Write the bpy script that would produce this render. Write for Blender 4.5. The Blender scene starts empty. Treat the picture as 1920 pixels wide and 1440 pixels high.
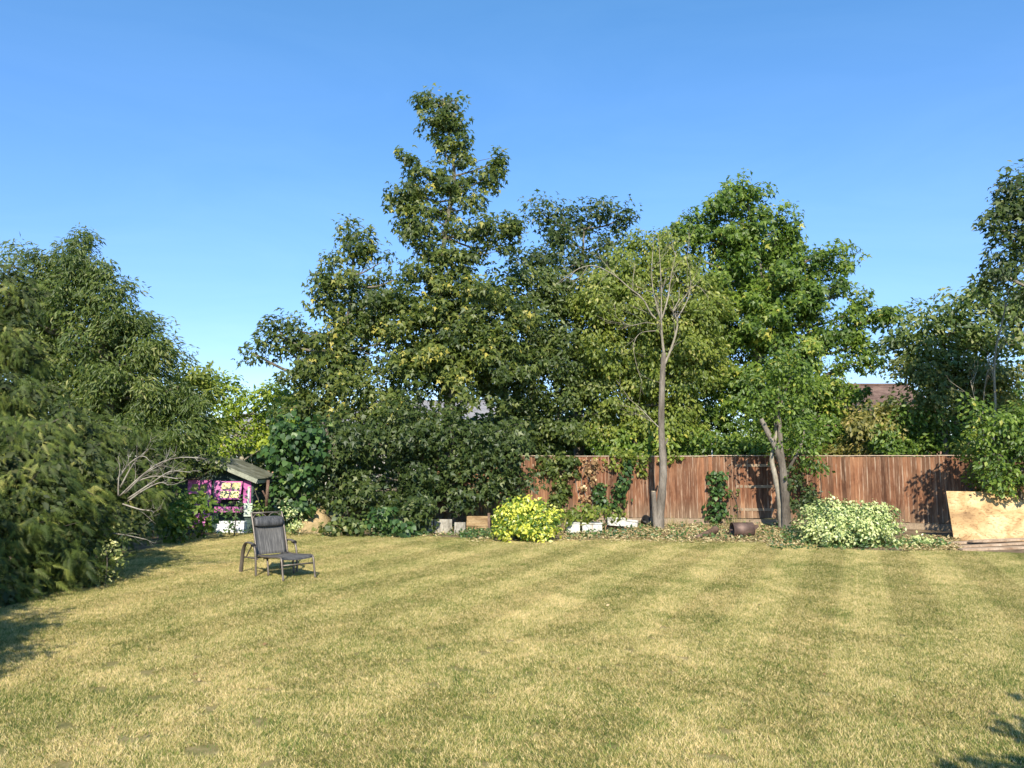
import bpy, math, random
import numpy as np
from mathutils import Vector
random.seed(7); rng = np.random.default_rng(11)
R = math.radians
sc = bpy.context.scene
C = sc.collection

# ------------------------------------------------------------------ camera, sky, sun, exposure
F = 1450.0; H = 1.70; PITCH = math.atan(142 / F)
cam_d = bpy.data.cameras.new('camera'); cam = bpy.data.objects.new('camera', cam_d); C.objects.link(cam)
cam.location = (0, 0, H); cam.rotation_euler = (math.pi / 2 + PITCH, 0, 0)
cam_d.sensor_fit = 'HORIZONTAL'; cam_d.sensor_width = 36.0; cam_d.lens = 36.0 * F / 1920.0
cam_d.clip_start = 0.05; cam_d.clip_end = 3000
sc.camera = cam
SUN_EL = 38.4; SUN_AZ = 180.5          # compass bearing of the sun, +Y = 0, clockwise: almost straight behind the camera
world = bpy.data.worlds.new('World'); sc.world = world; world.use_nodes = True
wn = world.node_tree.nodes; wl = world.node_tree.links
bg = wn['Background']
sky = wn.new('ShaderNodeTexSky'); sky.sky_type = 'NISHITA'; sky.sun_disc = False
sky.sun_elevation = R(SUN_EL); sky.sun_rotation = R(SUN_AZ)
sky.air_density = 1.0; sky.dust_density = 0.0; sky.ozone_density = 3.0; sky.altitude = 50
tint_ = wn.new('ShaderNodeMix'); tint_.data_type = 'RGBA'; tint_.blend_type = 'MULTIPLY'; tint_.inputs[0].default_value = 1.0
# the phone's deeper, bluer rendering of the clear sky: paler towards the horizon all round
tcw = wn.new('ShaderNodeTexCoord'); sxw = wn.new('ShaderNodeSeparateXYZ'); wl.new(tcw.outputs['Generated'], sxw.inputs[0])
rw = wn.new('ShaderNodeValToRGB'); wl.new(sxw.outputs[2], rw.inputs[0]); rw.color_ramp.elements.new(0.3)
for e_, (p_, c_) in zip(rw.color_ramp.elements, ((0.12, (.60, .68, .80)), (0.30, (.63, .83, 1.0)), (0.55, (.58, .94, 1.02)))): e_.position = p_; e_.color = (*c_, 1)
sc_ = wn.new('ShaderNodeMix'); sc_.data_type = 'RGBA'; sc_.blend_type = 'MULTIPLY'; sc_.inputs[0].default_value = 1.0; sc_.inputs[7].default_value = (1.10, 1.10, 1.18, 1)
wl.new(rw.outputs[0], sc_.inputs[6])
mpw = wn.new('ShaderNodeMapping'); mpw.inputs['Scale'].default_value = (1.2, 1.2, 5); wl.new(tcw.outputs['Generated'], mpw.inputs[0])
nw = wn.new('ShaderNodeTexNoise'); nw.inputs['Scale'].default_value = 2.2; nw.inputs['Detail'].default_value = 7; nw.inputs['Roughness'].default_value = .62; nw.inputs['Distortion'].default_value = .8; wl.new(mpw.outputs[0], nw.inputs['Vector'])
rn = wn.new('ShaderNodeValToRGB'); rn.color_ramp.elements[0].position = .35; rn.color_ramp.elements[0].color = (.97, .985, .99, 1); rn.color_ramp.elements[1].position = .78; rn.color_ramp.elements[1].color = (1.12, 1.06, 1.02, 1); wl.new(nw.outputs[0], rn.inputs[0])
wisp = wn.new('ShaderNodeMix'); wisp.data_type = 'RGBA'; wisp.blend_type = 'MULTIPLY'; wisp.inputs[0].default_value = 1.0; wl.new(sc_.outputs[2], wisp.inputs[6]); wl.new(rn.outputs[0], wisp.inputs[7]); wl.new(wisp.outputs[2], tint_.inputs[7])
wl.new(sky.outputs[0], tint_.inputs[6]); wl.new(tint_.outputs[2], bg.inputs[0]); bg.inputs[1].default_value = 0.14
sun_d = bpy.data.lights.new('sun', 'SUN'); sun = bpy.data.objects.new('sun', sun_d); C.objects.link(sun)
sun_d.energy = 5.0; sun_d.angle = R(0.53); sun_d.color = (1.0, 0.93, 0.80)
a = R(SUN_AZ); e = R(SUN_EL)
to_sun = Vector((math.sin(a) * math.cos(e), math.cos(a) * math.cos(e), math.sin(e)))
sun.rotation_euler = to_sun.to_track_quat('Z', 'Y').to_euler(); sun.location = (0, -20, 30)
sc.view_settings.view_transform = 'Standard'; sc.view_settings.look = 'None'
sc.view_settings.gamma = 1.0; sc.view_settings.use_curve_mapping = False
sc.view_settings.exposure = 0.6
sc.render.engine = 'CYCLES'
sc.cycles.max_bounces = 6; sc.cycles.diffuse_bounces = 3; sc.cycles.transmission_bounces = 3; sc.cycles.glossy_bounces = 2

# ------------------------------------------------------------------ helpers: photograph pixel -> world
cp, sp = math.cos(PITCH), math.sin(PITCH)
def at(px, py, Y):
    u = (px - 960) / F; v = -(py - 720) / F
    dy = cp - v * sp; dz = sp + v * cp; k = Y / dy
    return np.array((u * k, Y, H + dz * k))
def ground(px, py, z=0.0):
    u = (px - 960) / F; v = -(py - 720) / F
    dy = cp - v * sp; dz = sp + v * cp; k = (z - H) / dz
    return np.array((u * k, dy * k, z))
def gx(px, Y, z=0.0): return (px - 960) / F * (Y * cp + (z - H) * sp)

# ------------------------------------------------------------------ helpers: objects
def link(o, parent=None):
    C.objects.link(o)
    if parent is not None: o.parent = parent
    return o
def mesh_np(name, V, T, tint=None):
    V = np.asarray(V, dtype=np.float32); T = np.asarray(T, dtype=np.int32)
    me = bpy.data.meshes.new(name); n = T.shape[1]
    me.vertices.add(len(V)); me.vertices.foreach_set('co', V.ravel())
    me.loops.add(T.size); me.loops.foreach_set('vertex_index', T.ravel())
    me.polygons.add(len(T)); me.polygons.foreach_set('loop_start', np.arange(0, T.size, n, dtype=np.int32))
    me.polygons.foreach_set('loop_total', np.full(len(T), n, dtype=np.int32))
    if tint is not None:
        at_ = me.attributes.new('tint', 'FLOAT', 'FACE'); at_.data.foreach_set('value', np.asarray(tint, dtype=np.float32))
    me.update(calc_edges=True); return me
def add_mesh(name, me, mat, parent=None, kind=None):
    o = bpy.data.objects.new(name, me); me.materials.clear(); me.materials.append(mat); link(o, parent)
    if kind: o['kind'] = kind
    return o
class MB:
    def __init__(s): s.v = []; s.f = []; s.sm = []
    def box(s, c, size, rz=0.0, rx=0.0, ry=0.0, taper=1.0):
        from mathutils import Euler
        M = Euler((rx, ry, rz)).to_matrix(); n = len(s.v)
        hx, hy, hz = [q / 2 for q in size]
        for z in (-hz, hz):
            t = taper if z > 0 else 1
            for x, y in ((-hx, -hy), (hx, -hy), (hx, hy), (-hx, hy)):
                p = M @ Vector((x * t, y * t, z)); s.v.append((c[0] + p.x, c[1] + p.y, c[2] + p.z))
        for q in ((0, 3, 2, 1), (4, 5, 6, 7), (0, 1, 5, 4), (1, 2, 6, 5), (2, 3, 7, 6), (3, 0, 4, 7)):
            s.f.append(tuple(n + i for i in q)); s.sm.append(False)
        return s
    def prism(s, poly, axis, d0, d1):       # poly of 2D points extruded along axis
        n = len(s.v); m = len(poly)
        for d in (d0, d1):
            for a_, b_ in poly:
                s.v.append({'x': (d, a_, b_), 'y': (a_, d, b_), 'z': (a_, b_, d)}[axis])
        s.f.append(tuple(n + i for i in range(m))); s.f.append(tuple(n + m + i for i in reversed(range(m)))); s.sm += [False, False]
        for i in range(m):
            j = (i + 1) % m; s.f.append((n + i, n + m + i, n + m + j, n + j)); s.sm.append(False)
        return s
    def tube(s, pts, rad, n=8, cap=True, flat=None, jit=0.0):
        pts = [Vector(p) for p in pts]
        if not hasattr(rad, '__len__'): rad = [rad] * len(pts)
        b = len(s.v); prev = None
        for i, p in enumerate(pts):
            t = (pts[min(i + 1, len(pts) - 1)] - pts[max(i - 1, 0)]).normalized()
            if prev is None:
                ref = Vector((0, 0, 1)) if abs(t.z) < 0.9 else Vector((1, 0, 0)); x = t.cross(ref).normalized()
            else: x = (prev - t * prev.dot(t)).normalized()
            prev = x; y = t.cross(x); rr = rad[i]
            for k in range(n):
                a_ = 2 * math.pi * k / n; rx_, ry_ = (rr, rr) if flat is None else (rr * flat[0], rr * flat[1])
                g_ = 1 + random.uniform(-jit, jit); q = p + x * math.cos(a_) * rx_ * g_ + y * math.sin(a_) * ry_; s.v.append(tuple(q))
        for i in range(len(pts) - 1):
            for k in range(n):
                k2 = (k + 1) % n; s.f.append((b + i * n + k, b + i * n + k2, b + (i + 1) * n + k2, b + (i + 1) * n + k)); s.sm.append(True)
        if cap:
            s.f.append(tuple(b + k for k in reversed(range(n)))); s.f.append(tuple(b + (len(pts) - 1) * n + k for k in range(n))); s.sm += [False, False]
        return s
    def build(s, name, mat, parent=None, kind=None):
        me = bpy.data.meshes.new(name); me.from_pydata([tuple(map(float, p)) for p in s.v], [], s.f)
        me.polygons.foreach_set('use_smooth', s.sm); me.update()
        return add_mesh(name, me, mat, parent, kind)
def smooth_path(pts, k=4):
    P = [np.array(p, float) for p in pts]; out = []
    for i in range(len(P) - 1):
        p0 = P[max(i - 1, 0)]; p1 = P[i]; p2 = P[i + 1]; p3 = P[min(i + 2, len(P) - 1)]
        for j in range(k):
            t = j / k
            out.append(0.5 * (2 * p1 + (p2 - p0) * t + (2 * p0 - 5 * p1 + 4 * p2 - p3) * t * t + (3 * p1 - p0 - 3 * p2 + p3) * t ** 3))
    out.append(P[-1]); return out
def thing(name, label, cat, loc=(0, 0, 0), group=None):
    o = bpy.data.objects.new(name, None); link(o); o.location = [float(q) for q in loc]; o.empty_display_size = 0.2
    o['label'] = label; o['category'] = cat
    if group: o['group'] = group
    bpy.context.view_layer.update()
    return o
def keep(o, root):                           # mesh built in world coordinates under a root that is not at the origin
    o.matrix_parent_inverse = root.matrix_world.inverted(); return o
def tag(o, label=None, cat=None, group=None, kind=None):
    if label: o['label'] = label
    if cat: o['category'] = cat
    if group: o['group'] = group
    if kind: o['kind'] = kind
    return o

# ------------------------------------------------------------------ materials
def new_mat(name):
    m = bpy.data.materials.new(name); m.use_nodes = True; nt = m.node_tree
    return m, nt.nodes, nt.links, nt.nodes['Principled BSDF']
def ramp(n, stops, interp='LINEAR'):
    r = n.new('ShaderNodeValToRGB'); cr = r.color_ramp; cr.interpolation = interp
    while len(cr.elements) < len(stops): cr.elements.new(0.5)
    for e_, (p, c) in zip(cr.elements, stops): e_.position = p; e_.color = (*c, 1)
    return r
def noise(n, l, scale, detail=4, rough=0.55, vec=None, dist=0.0):
    t = n.new('ShaderNodeTexNoise'); t.inputs['Scale'].default_value = scale; t.inputs['Detail'].default_value = detail
    t.inputs['Roughness'].default_value = rough; t.inputs['Distortion'].default_value = dist
    if vec is not None: l.new(vec, t.inputs['Vector'])
    return t
def mapping(n, l, src, scale=(1, 1, 1), rot=(0, 0, 0)):
    m = n.new('ShaderNodeMapping'); m.inputs['Scale'].default_value = scale; m.inputs['Rotation'].default_value = rot
    l.new(src, m.inputs['Vector']); return m.outputs[0]
def mixc(n, l, fac, a_, b_, mode='MIX'):
    m = n.new('ShaderNodeMix'); m.data_type = 'RGBA'; m.blend_type = mode
    for s_, v in ((m.inputs[0], fac), (m.inputs[6], a_), (m.inputs[7], b_)):
        if hasattr(v, 'is_linked') or hasattr(v, 'links'): l.new(v, s_)
        else: s_.default_value = v if not isinstance(v, tuple) else (*v, 1)
    return m.outputs[2]
def bump(n, l, h, bsdf, strength=0.4, dist=0.02):
    b = n.new('ShaderNodeBump'); b.inputs['Strength'].default_value = strength; b.inputs['Distance'].default_value = dist
    l.new(h, b.inputs['Height']); l.new(b.outputs[0], bsdf.inputs['Normal'])
def surf(name, cols, scale=3.0, rough=0.8, bumpy=0.4, stretch=(1, 1, 1), fine=30.0, spec=0.3, metal=0.0, per_object=0.0, dist=0.01):
    """generic weathered surface: two noises over 3 colours, fine relief"""
    m, n, l, b = new_mat(name)
    g = n.new('ShaderNodeNewGeometry').outputs['Position']
    v = mapping(n, l, g, stretch)
    t = noise(n, l, scale, 5, 0.6, v, 0.3); t2 = noise(n, l, fine, 4, 0.65, v)
    k = len(cols); r = ramp(n, [(0.32 + 0.36 * i / max(k - 1, 1), c) for i, c in enumerate(cols)])
    l.new(t.outputs[0], r.inputs[0]); r2 = ramp(n, [(0.3, (0.72, 0.72, 0.72)), (0.7, (1.2, 1.2, 1.2))]); l.new(t2.outputs[0], r2.inputs[0])
    c = mixc(n, l, 1.0, r.outputs[0], r2.outputs[0], 'MULTIPLY')
    if per_object:
        oi = n.new('ShaderNodeObjectInfo'); r3 = ramp(n, [(0, (1 - per_object,) * 3), (1, (1 + per_object,) * 3)])
        l.new(oi.outputs['Random'], r3.inputs[0]); c = mixc(n, l, 1.0, c, r3.outputs[0], 'MULTIPLY')
    l.new(c, b.inputs['Base Color']); b.inputs['Roughness'].default_value = rough; b.inputs['Metallic'].default_value = metal
    b.inputs['Specular IOR Level'].default_value = spec
    bump(n, l, t2.outputs[0], b, bumpy, dist); return m
def leaf_mat(name, stops, back=None, rough=0.45, transl=0.3, spec=0.36):
    m, n, l, b = new_mat(name)
    a_ = n.new('ShaderNodeAttribute'); a_.attribute_name = 'tint'
    r = ramp(n, stops); l.new(a_.outputs['Fac'], r.inputs[0]); col = r.outputs[0]
    if back:
        g = n.new('ShaderNodeNewGeometry'); col = mixc(n, l, g.outputs['Backfacing'], col, mixc(n, l, 0.55, col, back))
    l.new(col, b.inputs['Base Color']); b.inputs['Roughness'].default_value = rough; b.inputs['Specular IOR Level'].default_value = spec
    tr = n.new('ShaderNodeBsdfTranslucent'); tc = mixc(n, l, 1.0, col, (1.4, 1.8, 0.5), 'MULTIPLY'); l.new(tc, tr.inputs[0])
    mx = n.new('ShaderNodeMixShader'); mx.inputs[0].default_value = transl
    l.new(b.outputs[0], mx.inputs[1]); l.new(tr.outputs[0], mx.inputs[2]); l.new(mx.outputs[0], n['Material Output'].inputs[0])
    return m
LM = {
 'maple': leaf_mat('maple_leaf', [(0.0, (.036, .058, .013)), (0.4, (.078, .108, .022)), (0.8, (.165, .190, .038)), (0.955, (.27, .265, .065)), (1.0, (.46, .39, .08))], (.24, .28, .19)),
 'maple_bright': leaf_mat('maple_bright_leaf', [(0.0, (.042, .082, .013)), (0.4, (.100, .160, .022)), (0.8, (.195, .265, .037)), (0.96, (.30, .33, .065)), (1.0, (.42, .38, .07))], (.24, .30, .15)),
 'maple_dark': leaf_mat('maple_dark_leaf', [(0.0, (.030, .050, .014)), (0.5, (.060, .088, .022)), (0.85, (.105, .135, .033)), (1.0, (.21, .23, .09))], (.17, .22, .14)),
 'fine': leaf_mat('small_leaf', [(0.0, (.042, .066, .015)), (0.5, (.088, .122, .027)), (0.85, (.16, .190, .043)), (1.0, (.30, .30, .11))], (.22, .25, .15)),
 'willow': leaf_mat('willow_leaf', [(0.0, (.044, .068, .015)), (0.5, (.092, .130, .025)), (0.85, (.16, .19, .038)), (1.0, (.32, .31, .11))], (.23, .27, .15)),
 'olive': leaf_mat('olive_leaf', [(0.0, (.090, .125, .018)), (0.5, (.185, .225, .034)), (0.85, (.29, .305, .055)), (1.0, (.42, .38, .12))], (.28, .29, .13)),
 'hawthorn': leaf_mat('hawthorn_leaf', [(0.0, (.055, .078, .016)), (0.5, (.120, .140, .030)), (0.85, (.20, .20, .048)), (1.0, (.38, .29, .10))], (.24, .25, .12)),
 'lime': leaf_mat('lime_leaf', [(0.0, (.10, .16, .018)), (0.5, (.22, .29, .028)), (0.85, (.36, .40, .045)), (1.0, (.52, .48, .06))], (.34, .38, .10)),
 'gold': leaf_mat('golden_leaf', [(0.0, (.12, .12, .03)), (0.5, (.25, .22, .055)), (0.85, (.38, .30, .09)), (1.0, (.48, .36, .14))]),
 'conifer': leaf_mat('cypress_spray', [(0.0, (.040, .066, .013)), (0.5, (.095, .130, .023)), (0.85, (.21, .24, .042)), (1.0, (.38, .36, .10))], None, 0.55, 0.2, 0.3),
 'fine_light': leaf_mat('light_small_leaf', [(0.0, (.055, .090, .022)), (0.5, (.12, .165, .042)), (0.85, (.21, .245, .07)), (1.0, (.36, .36, .16))], (.26, .30, .17)),
 'conifer_inner_shade': leaf_mat('cypress_inner_shade', [(0.0, (.030, .042, .014)), (0.5, (.050, .068, .020)), (1.0, (.10, .10, .04))], None, .6, .1, .2),  # darker than the outer sprays: shade of the inner gaps put into the colour
 'tuft': leaf_mat('green_tuft', [(0.0, (.09, .15, .03)), (0.5, (.22, .27, .06)), (1.0, (.46, .42, .14))], None, .6, .2, .2),
 'yellow': leaf_mat('yellow_variegated_leaf', [(0.0, (.06, .12, .015)), (0.36, (.17, .25, .03)), (0.44, (.56, .55, .06)), (0.85, (.74, .69, .14)), (1.0, (.82, .78, .34))], None, 0.4, 0.25),
 'pale_yellow': leaf_mat('pale_yellow_leaf', [(0.0, (.10, .14, .03)), (0.4, (.28, .30, .08)), (0.6, (.52, .50, .18)), (1.0, (.72, .68, .34))], None, .5, .25),
 'cream': leaf_mat('cream_variegated_leaf', [(0.0, (.05, .10, .025)), (0.26, (.13, .20, .055)), (0.34, (.42, .47, .17)), (0.8, (.62, .63, .29)), (1.0, (.76, .75, .46))], None, 0.4, 0.2),
 'ivy': leaf_mat('ivy_leaf', [(0.0, (.022, .055, .015)), (0.5, (.050, .105, .024)), (0.85, (.095, .165, .035)), (1.0, (.20, .26, .08))], (.20, .25, .13), 0.45, 0.2, 0.4),
 'dry': leaf_mat('dry_leaf', [(0.0, (.13, .08, .04)), (0.4, (.30, .185, .09)), (0.75, (.52, .36, .19)), (1.0, (.72, .57, .34))], None, 0.8, 0.15, 0.1),
 'straw': leaf_mat('straw_stalk', [(0.0, (.16, .13, .05)), (0.5, (.38, .30, .13)), (1.0, (.62, .52, .29))], None, 0.7, 0.15, 0.2),
}
bark = surf('bark', [(.10, .082, .062), (.19, .16, .125), (.29, .25, .20)], 4, 0.9, 0.9, (1, 1, 0.25), 28, 0.15, dist=0.03)
bark_dark = surf('dark_bark', [(.055, .045, .035), (.10, .085, .065), (.15, .13, .10)], 4, 0.9, 0.7, (1, 1, 0.3), 25, 0.15, dist=0.02)
bark_pale = surf('pale_bark', [(.20, .17, .125), (.30, .26, .19), (.42, .375, .29)], 5, 0.85, 0.6, (1, 1, 0.4), 30, 0.15)
cut_wood = surf('cut_wood', [(.42, .33, .21), (.55, .45, .30)], 8, 0.8, 0.3)

# ------------------------------------------------------------------ foliage
def tmpl(v, t): return np.array(v, float), np.array(t, int)
T_MAPLE = tmpl([(0, 0, 0), (-.58, .34, -.12), (-.20, .42, .04), (0, 1.05, -.24), (.20, .42, .04), (.58, .34, -.12)],
               [(0, 2, 1), (0, 3, 2), (0, 4, 3), (0, 5, 4)])
T_OVAL = tmpl([(0, 0, 0), (-.27, .45, .05), (0, 1, -.12), (.27, .45, .05)], [(0, 2, 1), (0, 3, 2)])
T_NARROW = tmpl([(0, 0, 0), (-.13, .4, .03), (0, 1, -.12), (.13, .4, .03)], [(0, 2, 1), (0, 3, 2)])
T_HEART = tmpl([(0, 0, 0), (-.40, -.02, -.05), (-.42, .45, 0), (0, 1, -.15), (.42, .45, 0), (.40, -.02, -.05)],
               [(0, 2, 1), (0, 3, 2), (0, 4, 3), (0, 5, 4)])
def make_spray(pairs=10, side=.30, sub=True):
    v = []; t = []
    def seg(p, q, w):
        p = np.array(p); q = np.array(q); d = (q - p)[:2]; nrm = np.array((-d[1], d[0], 0)); nrm = nrm / (np.linalg.norm(nrm) + 1e-9) * w
        b = len(v); v.extend([p - nrm, p + nrm, q]); t.append((b, b + 1, b + 2))
    ax = lambda s: np.array((0.0, s, -.55 * s * s))
    seg(ax(0), ax(1), .018)
    for i in range(pairs):
        s = .10 + .86 * i / pairs; ln = side * (1 - .72 * s) * (0.85 + .3 * random.random())
        for sg in (-1, 1):
            p = ax(s); q = p + np.array((sg * ln * .85, ln * .72, -.22 * ln)); seg(p, q, .022)
            if sub:
                for u in (.35, .6, .82):
                    pp = p + (q - p) * u; l2 = ln * .42 * (1.1 - u)
                    seg(pp, pp + np.array((sg * l2 * .1, l2 * 1.2, -.3 * l2)), .010); seg(pp, pp + np.array((sg * l2 * 1.1, l2 * .1, -.45 * l2)), .010)
    return np.array(v), np.array(t)
T_SPRAY = make_spray(10, .34, False)

def norm(a_): return a_ / (np.linalg.norm(a_, axis=-1, keepdims=True) + 1e-9)
def leaves(P, D, N, S, template):
    """P positions, D tip directions, N normals, S sizes -> vertex and triangle arrays"""
    tv, tt = template; N = norm(N); D = norm(D - N * np.sum(D * N, axis=1, keepdims=True)); X = np.cross(D, N)
    M = np.stack((X, D, N), axis=2); V = np.einsum('nij,kj->nki', M, tv) * S[:, None, None] + P[:, None, :]
    n, k = len(P), len(tv); T = tt[None] + (np.arange(n) * k)[:, None, None]
    return V.reshape(-1, 3), T.reshape(-1, 3), len(tt)
STY = {   # leaf length, clump radius, leaves per clump, template, droop, outward, up, flatness
 'maple': dict(L=.135, rc=.34, n=92, t=T_MAPLE, droop=.55, out=.6, up=.75, flat=.92),
 'maple_small': dict(L=.125, rc=.32, n=78, t=T_MAPLE, droop=.6, out=.65, up=.7, flat=.92),
 'fine': dict(L=.115, rc=.36, n=170, t=T_OVAL, droop=.3, out=.7, up=.5, flat=.8),
 'willow': dict(L=.12, rc=.34, n=250, t=T_NARROW, droop=.5, out=.6, up=.45, flat=.95),
 'drooping': dict(L=.19, rc=.40, n=150, t=T_NARROW, droop=.45, out=.7, up=.3, flat=1.0),
 'spray': dict(L=.155, rc=.23, n=26, t=T_SPRAY, droop=.55, out=.5, up=.85, flat=.7),
 'bush': dict(L=.062, rc=.13, n=34, t=T_OVAL, droop=.1, out=.9, up=.35, flat=.9),
 'heart': dict(L=.12, rc=.25, n=26, t=T_HEART, droop=.9, out=.7, up=.5, flat=.9),
}
def foliage(blobs, style, dens=1.0, keep_inside=None, **over):
    s = dict(STY[style]); s.update(over); VV = []; TT = []; tint = []; off = 0; centres = []
    for c, r in blobs:
        c = np.array(c); r = np.array(r); Rm = (r[0] * r[2] * max(r[1], .1)) ** (1 / 3)
        dens_ = dens * (.74 if style.startswith('maple') else 1.0); nc = max(3, int(dens_ * 4.2 * (Rm / s['rc']) ** 2))
        u = norm(rng.normal(size=(nc, 3)))
        thin = (u[:, 1] > .35) & (rng.random(nc) < .55); u = u[~thin]; nc = len(u)
        rad = 1 - .55 * rng.random(nc) ** 1.6 + (rng.random(nc) < .16) * rng.random(nc) * .28
        cc = c + u * r * rad[:, None]; ctint = rng.normal(0, .15, nc)
        for k in range(nc):
            n = int(s['n'] * (.55 + .9 * rng.random())); rc = s['rc'] * (.7 + .6 * rng.random())
            w = norm(rng.normal(size=(n, 3))); rr = rng.random(n) ** .4
            ax_ = norm(np.array([u[k][0] * .8, u[k][1] * .8, .75 * u[k][2]]) + rng.normal(0, .15, 3))
            pos = w * rr[:, None] * rc; pos[:, 2] *= s['flat']
            pos = pos + ax_ * (np.sum(pos * ax_, axis=1) * .45)[:, None]        # stretched outward
            outw = norm(w * .6 + u[k] * .7)
            Nn = outw * s['out'] + np.array((0, -.42, s['up'] * .72)) + rng.normal(0, .50, (n, 3))
            Dd = outw * np.array((1, 1, .3)) + np.array((0, 0, -s['droop'])) + rng.normal(0, .35, (n, 3))
            S = s['L'] * (.5 + 1.0 * rng.random(n)); P = cc[k] + pos
            if keep_inside is not None:
                ok = keep_inside(P); P, Dd, Nn, S = P[ok], Dd[ok], Nn[ok], S[ok]
            if len(P) == 0: continue
            V, T, m = leaves(P, Dd, Nn, S, s['t']); VV.append(V); TT.append(T + off); off += len(V)
            tint.append(np.repeat(np.clip(.42 + ctint[k] + rng.normal(0, .20, len(P)) + (rng.random(len(P)) < .02) * .5, 0, 1), m))
        centres.append(cc)
    return np.concatenate(VV), np.concatenate(TT), np.concatenate(tint), centres
TOTAL = [0]
def crown(root, blobs, style, mat, dens=1.0, name='crown', kind='stuff', **over):
    V, T, ti, cen = foliage(blobs, style, dens, **over); TOTAL[0] += len(T)
    o = add_mesh(name, mesh_np(name, V, T, ti), LM[mat], root, kind); keep(o, root); return o, cen
def px_blobs(lst, Y, dfac=.85, dmax=1.7):
    out = []
    for b in lst:
        px, py, rx, ry = b[:4]; dy = b[4] if len(b) > 4 else 0.0; Yb = Y + dy; k = Yb / F
        out.append((at(px, py, Yb), (rx * k, min(dmax, max(rx, ry) * k * dfac), ry * k)))
    return out
def limbs(mb, trunk, blobs, centres, r0=.06, twig_frac=.4, sides=5):
    tp = [np.array(p) for p in trunk]; zmax = max(p[2] for p in tp)
    for (c, r), cen in zip(blobs, centres):
        c = np.array(c); base = min(tp, key=lambda p: np.linalg.norm((p - c) * np.array((1, 1, .9))) + (6 if p[2] > c[2] - .15 else 0))
        mid = (base + c) / 2 + np.array((0, 0, -.12 * np.linalg.norm(c - base))) + rng.normal(0, .08, 3)
        ln = np.linalg.norm(c - base); rr = min(r0, .012 + .022 * ln)
        path = smooth_path([base, mid, c], 4); mb.tube(path, list(np.linspace(rr, rr * .45, len(path))), sides, False)
        for q in cen:
            if rng.random() < twig_frac:
                st = path[int(len(path) * (.45 + .5 * rng.random())) - 1]; m2 = (np.array(st) + q) / 2 + rng.normal(0, .07, 3)
                mb.tube([st, m2, q, q + (q - m2) * .35], [rr * .4, rr * .28, .006, .003], 3, False)
def make_tree(name, label, cat, trunk_px, Y, blob_px, style, mat, dens=1.0, r=(.16, .03), bk=None, base_z=0.0, dfac=.85, dmax=1.7, group=None, twig=.4, limb_r=.06, **over):
    blobs = px_blobs(blob_px, Y, dfac, dmax)
    tp = [at(a_, b_, Y + (q[0] if q else 0)) for a_, b_, *q in trunk_px]
    tp[0][2] = base_z - .05
    path = smooth_path(tp, 4); root = thing(name, label, cat, (tp[0][0], tp[0][1], base_z), group)
    mb = MB(); rad = [r[0] * (1 - i / (len(path) - 1)) ** .8 + r[1] * .5 for i in range(len(path))]; rad[0] *= 1.35; rad = [q_ * random.uniform(.92, 1.10) for q_ in rad]
    mb.tube(path, rad, 11, jit=.09)
    o, cen = crown(root, blobs, style, mat, dens, **over)
    limbs(mb, path, blobs, cen, limb_r, twig)
    keep(mb.build('trunk', bk or bark, root), root)
    return root
def bare(mb, p, d, ln, r, lev, spread=.5, up=.15, sides=4):
    """recursive leafless branch"""
    d = norm(np.array(d, float)); p = np.array(p, float); pts = [p]; q = p; dd = d
    for i in range(4):
        dd = norm(dd + rng.normal(0, .10, 3) + np.array((0, 0, up * .15))); q = q + dd * ln / 4; pts.append(q)
    mb.tube(pts, list(np.linspace(r, r * .45, 5)), sides, False)
    if lev > 0:
        for k in range(3 + (lev > 1)):
            i = 1 + int(rng.random() * 3.99); nd = norm(dd + rng.normal(0, spread, 3)); bare(mb, pts[i], nd, ln * (.45 + .25 * rng.random()), r * .5, lev - 1, spread, up, 3)

# ------------------------------------------------------------------ ground, lawn, bed
def lawn_colour(n, l):
    g = n.new('ShaderNodeNewGeometry').outputs['Position']
    v1 = mapping(n, l, g, (1, .75, 1), (0, 0, .5))
    big = noise(n, l, .55, 3, .55, v1, .6); mid = noise(n, l, 2.2, 5, .65, v1, .4); fin = noise(n, l, 11, 4, .7, g); mic = noise(n, l, 60, 3, .6, g)
    def m(op, a_, b_):
        x = n.new('ShaderNodeMath'); x.operation = op
        for s_, q in ((x.inputs[0], a_), (x.inputs[1], b_)):
            if isinstance(q, (int, float)): s_.default_value = q
            else: l.new(q, s_)
        return x.outputs[0]
    s = m('ADD', m('MULTIPLY', big.outputs[0], .70), m('MULTIPLY', mid.outputs[0], .75)); s = m('ADD', s, m('MULTIPLY', fin.outputs[0], .85))
    s = m('ADD', s, m('MULTIPLY', mic.outputs[0], .45)); s = m('DIVIDE', s, 2.75)
    # distance from the house side: the far lawn is greener
    sx = n.new('ShaderNodeSeparateXYZ'); l.new(g, sx.inputs[0])
    return g, s, m, sx
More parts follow.
